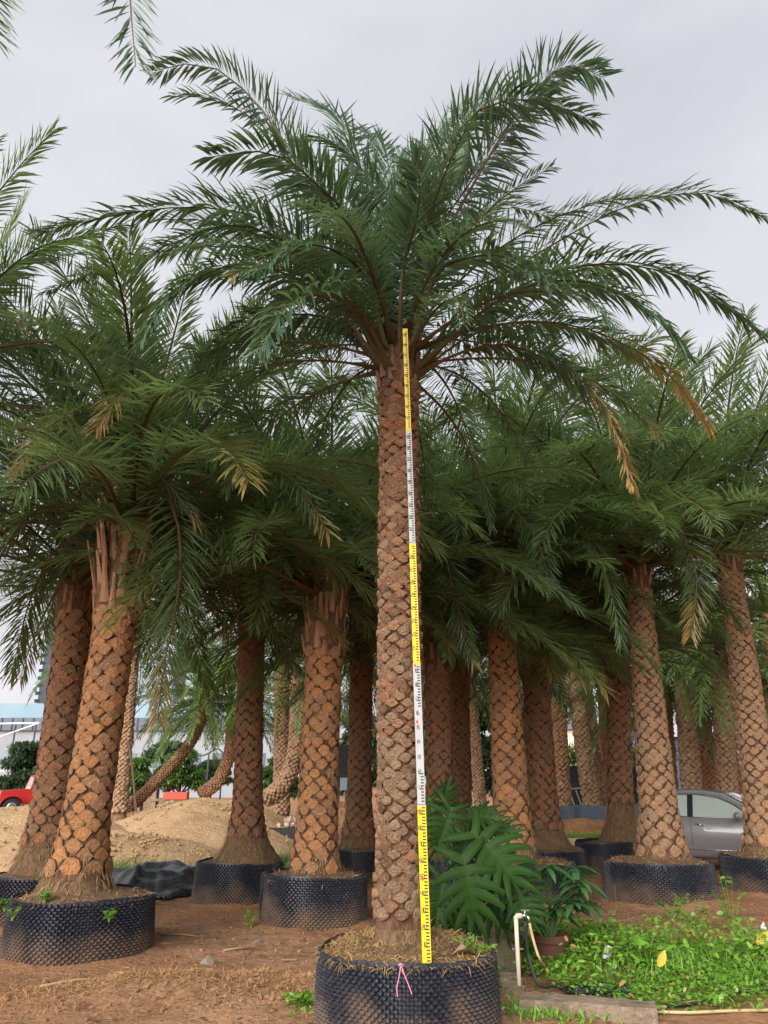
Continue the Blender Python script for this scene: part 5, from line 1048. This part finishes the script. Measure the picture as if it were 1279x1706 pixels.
# long factory hall behind the sand
Yb = 95.0; xl, xr = -75.0, at(470, 1200, Yb).x; z3, z2, z1 = at(300, 1172, Yb).z, at(300, 1196, Yb).z, at(300, 1217, Yb).z
hall = empty('factory_hall', ((xl + xr) / 2, Yb, 0)); tag(hall, 'long white factory hall with a slate band and pale blue fascia behind the sand', 'building'); W_ = xr - xl
boxobj('wall', (0, 10, z1 / 2), (W_, 20, z1), m_wall, hall); band = boxobj('slate_band', (0, 9.9, (z1 + z2) / 2), (W_ + .6, 20.6, z2 - z1), m_slate, hall); boxobj('fascia', (0, 9.95, (z2 + z3) / 2), (W_ + .2, 20.3, z3 - z2), m_blue, hall)
rib = MB(); rib.box((0, 0, 0), (.12, .1, z2 - z1 - .1)); rib0 = rib.build('band_rib', m_dksteel, band); rib0.location = (-W_ / 2 + 1, -.46, (z1 + z2) / 2)
for k in range(1, 50): inst('band_rib', rib0.data, band, (-W_ / 2 + 1 + k * (W_ - 2) / 49, -.46, (z1 + z2) / 2))
win = MB(); win.box((0, 0, 0), (2.4, .1, 1.6)); wm = None
for k in range(16):
    p_ = (-W_ / 2 + 3 + k * (W_ - 6) / 15, -.03, z1 * .55)
    if wm is None: o = win.build('window', m_win, hall); o.location = p_; wm = o.data
    else: inst('window', wm, hall, p_)
# towers in the distance
def tower(px0, px1, py_top, Y, label, mat, nfl, balcony=True):
    a, b = at(px0, py_top, Y), at(px1, py_top, Y); w = b.x - a.x; h = a.z; t = empty('tower_block', ((a.x + b.x) / 2, Y, 0)); tag(t, label, 'tower block', 'distant tower blocks')
    boxobj('shaft', (0, w / 2, h / 2), (w, w, h), mat, t); boxobj('roof_parapet', (0, w / 2, h + .8), (w * .96, w * .96, 1.6), m_tblue, t); m0 = None; f0 = None
    for k in range(nfl):
        z = h * (k + .5) / nfl
        if balcony:
            if m0 is None: mb = MB(); mb.box((0, 0, 0), (w * .10, w * .3, h / nfl * .55)); o = mb.build('balcony', m_tblue, t); o.location = (w * .54, w * .12, z); m0 = o.data
            else: inst('balcony', m0, t, (w * .54, w * .12, z))
        if balcony: continue
        if f0 is None: mb = MB(); mb.box((0, 0, 0), (w * .9, .2, h / nfl * .42)); o = mb.build('window_strip', M('tower_window_strip', (.29, .32, .37), .5), t); o.location = (0, -.03, z); f0 = o.data
        else: inst('window_strip', f0, t, (0, -.03, z))
tower(18, 84, 985, 240, 'pale tower block with blue stepped edge above the factory at the left', m_tower, 26); tower(229, 300, 1030, 270, 'hazy pale blue tower block behind the hanging leaves', m_tblue, 24, False); tower(330, 372, 1035, 300, 'narrow pale tower block right of the hazy blue one', m_tower, 24, False)
# canopy with grey roof beside the red car
cn = at(20, 1275, 68); cz0, cz1 = at(20, 1283, 68).z, at(20, 1268, 68).z; ca_ = empty('canopy', (cn.x - 1.5, 68, 0)); tag(ca_, 'grey roofed canopy above the red car', 'canopy'); boxobj('roof', (0, 0, (cz0 + cz1) / 2), (5.4, 4, cz1 - cz0), M('grey_sheet', (.22, .22, .26), .7), ca_); boxobj('edge_beam', (0, -2.06, cz0 - .06), (5.5, .1, .12), m_steel, ca_)
for x in (-2.6, 0, 2.6): boxobj('post', (x, -1.9, cz0 / 2), (.12, .12, cz0), m_steel, ca_)
fz = at(20, 1207, 75).z; fr_ = empty('steel_frame', (at(30, 1207, 75).x, 75, 0)); tag(fr_, 'white steel roof frame left of the leaning dark palm', 'frame')
mb = MB(); mb.tube([(-6, 0, fz), (2.0, 0, fz + .15)], .09, 6); mb.build('beam', m_steel, fr_); mb = MB(); mb.tube([(2.0, 0, fz + .15), (-4.5, 0, fz - 2.2)], .08, 6); mb.build('brace', m_steel, fr_)
for x in (-3.5, -.2, 1.7): mb = MB(); mb.tube([(x, 0, 0), (x, 0, fz)], .08, 6); mb.build('post', m_dksteel, fr_)
# low beds and props behind the sand
pb_ = at(294, 1320, 40); bx = empty('planting_box', (pb_.x, 40, 0)); tag(bx, 'long red planting box behind the sand heap', 'box'); boxobj('box', (0, 0, pb_.z - .15), (1.15, .5, .34), M('red_box', (.38, .07, .045), .7), bx); boxobj('plinth', (0, .05, (pb_.z - .32) / 2), (1.0, .42, pb_.z - .32), m_conc, bx)
for px, py, w, lab in ((300, 1306, 3.2, 'grey concrete bench behind the red planting box'), (265, 1332, 2.6, 'low grey slab at the foot of the leaning dark palm')):
    q = at(px, py, 44); t_ = empty('stone_bench', (q.x, 44, 0)); tag(t_, lab, 'bench', 'grey benches'); boxobj('seat', (0, 0, q.z), (w, .7, .14), m_conc, t_); [boxobj('leg', (s * w * .4, 0, (q.z - .07) / 2), (.25, .6, q.z - .07), m_conc, t_) for s in (-1, 1)]
q = at(345, 1255, 46); t_ = empty('trellis', (q.x, 46, 0)); tag(t_, 'dark wire trellis left of the small hooked palm', 'trellis')
for x in (-.9, .1, .9): mb = MB(); mb.tube([(x, 0, 0), (x, 0, q.z)], .05, 6); mb.build('post', m_dksteel, t_)
mb = MB(); mb.tube([tuple(p) for p in catmull([(-.9, 0, q.z), (-.3, 0, q.z - .12), (.1, 0, q.z + .02), (.6, 0, q.z + .25), (1.1, 0, q.z - .2)], 16)], .05, 6); mb.build('wire', m_dksteel, t_)
q = at(584, 1242, 26); t_ = empty('shade_screen', (q.x, 26, 0)); tag(t_, 'tall black screen in the gap right of the notched trunk', 'screen'); boxobj('sheet', (0, 0, (q.z + 1.5) / 2), (.75, .05, q.z - 1.5), m_dark, t_); [boxobj('post', (s * .36, .06, q.z / 2), (.06, .06, q.z), m_dksteel, t_) for s in (-1, 1)]
q = at(576, 1306, 25); t_ = empty('notice_board', (q.x, 25, 0)); tag(t_, 'small blue and white board below the black screen', 'board'); boxobj('panel', (0, 0, q.z), (.36, .03, .36), m_wall, t_); boxobj('blue_print', (.04, -.018, q.z - .04), (.18, .006, .2), M('blue_print', (.12, .33, .62), .5), t_); boxobj('post', (0, .04, q.z / 2), (.05, .04, q.z), m_dksteel, t_)
q = at(572, 1325, 24); t_ = empty('wooden_crate', (q.x, 24, 0)); tag(t_, 'brown wooden crate under the blue and white board', 'crate')
for k in range(5): boxobj('slat', (0, -.25, .12 + k * .22), (.9, .03, .19), m_stub, t_)
for s in (-1, 1): boxobj('side_board', (s * .45, 0, .56), (.03, .5, 1.1), m_stub, t_)
# pale cobbles heaped on a black tray left of the notched trunk
q = gz(492, 1372); ty = min(q.y, 22.5); tx = at(492, 1360, ty).x; tr_ = empty('black_tray', (tx, ty, 0)); tag(tr_, 'low black tray behind the notched trunk', 'tray'); boxobj('floor', (0, 0, .30), (1.5, 1.0, .05), m_dark, tr_); [boxobj('side', (0, s * .5, .36), (1.5, .05, .24), m_dark, tr_) for s in (-1, 1)]; [boxobj('leg', (s * .6, 0, .14), (.1, .8, .28), m_dark, tr_) for s in (-1, 1)]
m_cob = M('cobble', (.55, .42, .33), .85, [(6, (.4, .27, .2), .45, .65, 4)]); r = random.Random(6); first = None
for k in range(26):
    lv = k // 11; p_ = (tx - .2 + r.uniform(-.42, .42) * (1 - .25 * lv), ty + r.uniform(-.3, .3) * (1 - .3 * lv), .40 + lv * .13 + r.uniform(0, .03))
    if first is None: first = rock('cobble', p_, .1, 11, m_cob, 'pale cobble heaped on the black tray', 'stone', 'pale cobbles on the black tray')
    else:
        o = first.copy(); COL.objects.link(o); o.location = p_; o.rotation_euler = (r.uniform(0, 3), r.uniform(0, 3), r.uniform(0, 6)); s = r.uniform(.07, .12); o.scale = (s, s * .9, s * .8)
# right side: blue shed, white house, troughs, hedge, gate, path
q0, q1 = at(1140, 1226, 42), at(1262, 1226, 42); sh = empty('blue_shed', ((q0.x + q1.x) / 2, 42, 0)); w = q1.x - q0.x; hz_ = q0.z; rz_ = at(1180, 1188, 42).z; tag(sh, 'blue metal shed with a white gable roof behind the right palms', 'shed')
boxobj('wall', (0, 3, hz_ / 2), (w, 6, hz_), m_bluewall, sh); mb = MB(); mb.add([(-w / 2 - .2, -.2, hz_ + .003), (w / 2 + .2, -.2, hz_ + .003), (w * .1, -.2, rz_), (-w / 2 - .2, 6.2, hz_ + .003), (w / 2 + .2, 6.2, hz_ + .003), (w * .1, 6.2, rz_)], [(0, 1, 2), (5, 4, 3), (0, 2, 5, 3), (1, 4, 5, 2), (0, 3, 4, 1)]); mb.build('roof', m_roofw, sh)
c0 = None
for k in range(18):
    p_ = (-w / 2 + .1 + k * (w - .2) / 17, -.02, hz_ / 2)
    if c0 is None: mb = MB(); mb.box((0, 0, 0), (.07, .05, hz_ - .02)); o = mb.build('wall_rib', m_bluewall, sh); o.location = p_; c0 = o.data
    else: inst('wall_rib', c0, sh, p_)
q0, q1 = at(975, 1178, 85), at(1130, 1178, 85); wh_ = empty('white_house', ((q0.x + q1.x) / 2, 85, 0)); w = q1.x - q0.x; h = q0.z; tag(wh_, 'far white house with a blue stripe between the thin right trunks', 'building'); boxobj('wall', (0, 4, h / 2), (w, 8, h), m_wall, wh_); sz = at(1000, 1236, 85).z; boxobj('blue_stripe', (0, 3.96, sz), (w + .1, 8.1, .9), M('blue_stripe', (.08, .1, .3), .6), wh_); boxobj('roof', (0, 4, h + .2), (w + .8, 8.8, .4), m_roofw, wh_)
for k in range(5): boxobj('window', (-w / 2 + w * (k + .5) / 5, -.02, h * .68), (1.3, .1, 1.4), m_win, wh_)
q0, q1 = at(930, 1215, 70), at(972, 1215, 70); t_ = empty('cream_house', ((q0.x + q1.x) / 2, 70, 0)); tag(t_, 'small cream house glimpsed above the green hedge', 'building'); m_cream = M('cream_wall', (.62, .55, .44), .8); boxobj('wall', (0, 3, q0.z / 2), (q1.x - q0.x + 2, 6, q0.z), m_cream, t_); boxobj('roof', (0, 3, q0.z + .2), (q1.x - q0.x + 3, 7, .4), m_slate, t_); [boxobj('window', (x, -.02, q0.z * .55), (.7, .1, 1.0), m_win, t_) for x in (-.8, .9)]
m_trough = M('blue_grey_trough', (.075, .105, .15), .6, [(3, (.13, .13, .14), .5, .7, 5)], (12, .3, .02))
for px0, px1, Y, lab in ((926, 964, 30.0, 'blue grey planting trough holding the dark far palm'), (966, 1022, 29.3, 'blue grey planting trough holding the leaning pale far palm')):
    a, b = at(px0, 1350, Y - .7), at(px1, 1350, Y - .7); w = b.x - a.x; t_ = empty('planting_trough', ((a.x + b.x) / 2, Y, 0)); tag(t_, lab, 'trough', 'blue planting troughs'); hh = at(px0, 1342, Y - .7).z; [boxobj('side', (0, s * .7, hh / 2), (w, .05, hh), m_trough, t_) for s in (-1, 1)]; [boxobj('end', (s * w / 2, 0, hh / 2), (.05, 1.34, hh), m_trough, t_) for s in (-1, 1)]; boxobj('soil_fill', (0, 0, hh * .45), (w - .06, 1.34, hh * .9), m_root, t_)
rw_ = at(880, 1276, 36); t_ = boxobj('retaining_wall', ((at(860, 1276, 36).x + at(1110, 1276, 36).x) / 2, 36, rw_.z / 2), (at(1110, 1276, 36).x - at(860, 1276, 36).x, .3, rw_.z), M('black_ground_cloth', (.02, .026, .024), .8, [(1, (.04, .045, .04), .5, .7, 4)], (4, .6, .1))); tag(t_, 'dark cloth covered bank wall under the green hedge', 'wall')
hb = at(985, 1262, 36.8); hx0, hx1 = at(870, 1262, 36.8).x, at(1100, 1262, 36.8).x; cl = [((hx0 + (hx1 - hx0) * (k + .5) / 12, 36.9, hb.z + .1), (.55, .5, .55)) for k in range(12)]
tree('hedge', ((hx0 + hx1) / 2, 36.9, rw_.z - .6), cl, 16000, .10, 'bright green hedge on the dark bank', 'hedge', m_weed, 5, tr=.04)
q = at(958, 1318, 31.2); gt = empty('picket_gate', (q.x, 31.2, 0)); tag(gt, 'white picket panel leaning between the far palm troughs', 'gate'); top_z = q.z + .05
for k in range(5): mb = MB(); mb.tube([(-.5 + k * .26, 0, top_z), (-.2 + k * .26, .0, .35)], .025, 5); mb.build('picket', m_steel, gt)
mb = MB(); mb.tube([(-.6, 0, top_z), (.7, 0, top_z + .1)], .025, 5); mb.build('rail', m_steel, gt)
# pale track through the nursery
V = []; F = []; n = 40
for i in range(n + 1):
    x = -14 + 40 * i / n; yc = 22.6 + .5 * math.sin(x * .3); V += [(x, yc - 1.5, .055), (x, yc + 1.6, .055), (x, yc + 1.6, -.1), (x, yc - 1.5, -.1)]
for i in range(n):
    for k in range(4): F.append((i * 4 + k, (i + 1) * 4 + k, (i + 1) * 4 + (k + 1) % 4, i * 4 + (k + 1) % 4))
mesh_obj('path', V, F, M('pale_track', (.46, .33, .22), .95, [(2, (.38, .26, .17), .45, .65, 6), (15, (.52, .4, .28), .5, .7, 5)], (20, .5, .03), shift=False))['kind'] = 'structure'

# ------------------------------------------------------------------ trees and shrubs behind
def cloud_tree(px, py_top, py_bot, Y, wpx, label, seed, mat, n=9000, L=.16, group='garden trees behind the sand', layers=5, cat='tree'):
    r = random.Random(seed); b = at(px, py_bot, Y); t = at(px, py_top, Y); mpp = Y / FPX; w = wpx * mpp / 2; zb = max(0.0, min(b.z, .3)); cl = []
    for k in range(layers):
        f = (k + .5) / layers; z = b.z + (t.z - b.z) * (.15 + .8 * f)
        for q in range(3): a = r.uniform(0, 6.28); cl.append(((b.x + math.cos(a) * w * .65 * (1.1 - f), Y + math.sin(a) * w * .4, z + r.uniform(-.2, .2)), (w * r.uniform(.35, .55), w * .45, (t.z - b.z) / layers * r.uniform(.32, .5))))
    return tree('garden_tree', (b.x, Y, 0), cl, n, L, label, cat, mat, seed, group, tr=.12)
cloud_tree(40, 1232, 1330, 58, 95, 'dark layered garden tree above the red car', 81, m_dkleaf, L=.3); cloud_tree(85, 1245, 1335, 50, 70, 'leafy green garden tree right of the red car', 82, m_tree, L=.25)
cloud_tree(275, 1232, 1320, 52, 100, 'dark layered garden tree behind the leaning dark palm', 83, m_dkleaf, L=.28); cloud_tree(300, 1250, 1320, 42, 85, 'bright green shrub under the leaning dark palm', 84, m_shrub, L=.2, n=12000); cloud_tree(228, 1265, 1335, 44, 50, 'yellow green shrub beside the pale straight far palm', 85, m_shrub, L=.2)
cloud_tree(350, 1268, 1305, 60, 70, 'small dark layered tree behind the wire trellis', 86, m_dkleaf, L=.25); cloud_tree(460, 1262, 1330, 40, 90, 'dark green shrub behind the elbow bent palm', 87, m_tree, L=.2); cloud_tree(600, 1180, 1340, 46, 110, 'green tree behind the narrow shaded palm', 88, m_dkleaf, L=.3)
cloud_tree(800, 1150, 1345, 34, 110, 'dark evergreen filling the gap right of the monstera', 89, m_dkleaf, L=.2, n=16000, group='evergreens behind the right palms'); cloud_tree(870, 1170, 1345, 38, 100, 'dark evergreen behind the shaded wide footed palm', 90, m_dkleaf, L=.22, n=14000, group='evergreens behind the right palms'); cloud_tree(730, 1150, 1345, 40, 120, 'dark evergreen behind the red brown palm', 91, m_dkleaf, L=.22, n=12000, group='evergreens behind the right palms')
for i_, (px, top, Y, w, lab) in enumerate([(945, 1120, 95, 120, 'pale green tree far behind the hedge'), (1050, 1130, 110, 160, 'wide green tree far behind the pebbly trunk'), (1150, 1150, 90, 120, 'green tree far behind the blue shed'), (1250, 1140, 80, 150, 'green tree far behind the right edge palm'), (690, 1160, 100, 160, 'green tree far behind the middle palm'), (520, 1190, 110, 140, 'green tree far behind the notched trunk')]):
    cloud_tree(px, top, 1305, Y, w, lab, 95 + i_, m_tree, 9000, .5, 'far trees along the back', 4)
mb = MB(); q = gz(224, 1345); s0 = at(214, 1235, 24.2); s1 = at(229, 1338, 24.0); mb.tube([s0, (s0 + s1) / 2, s1 + Vector((0, 0, -.3))], .035, 6); tag(mb.build('support_pole', m_bark), 'thin brown support pole leaning on the pale straight far palm', 'pole')
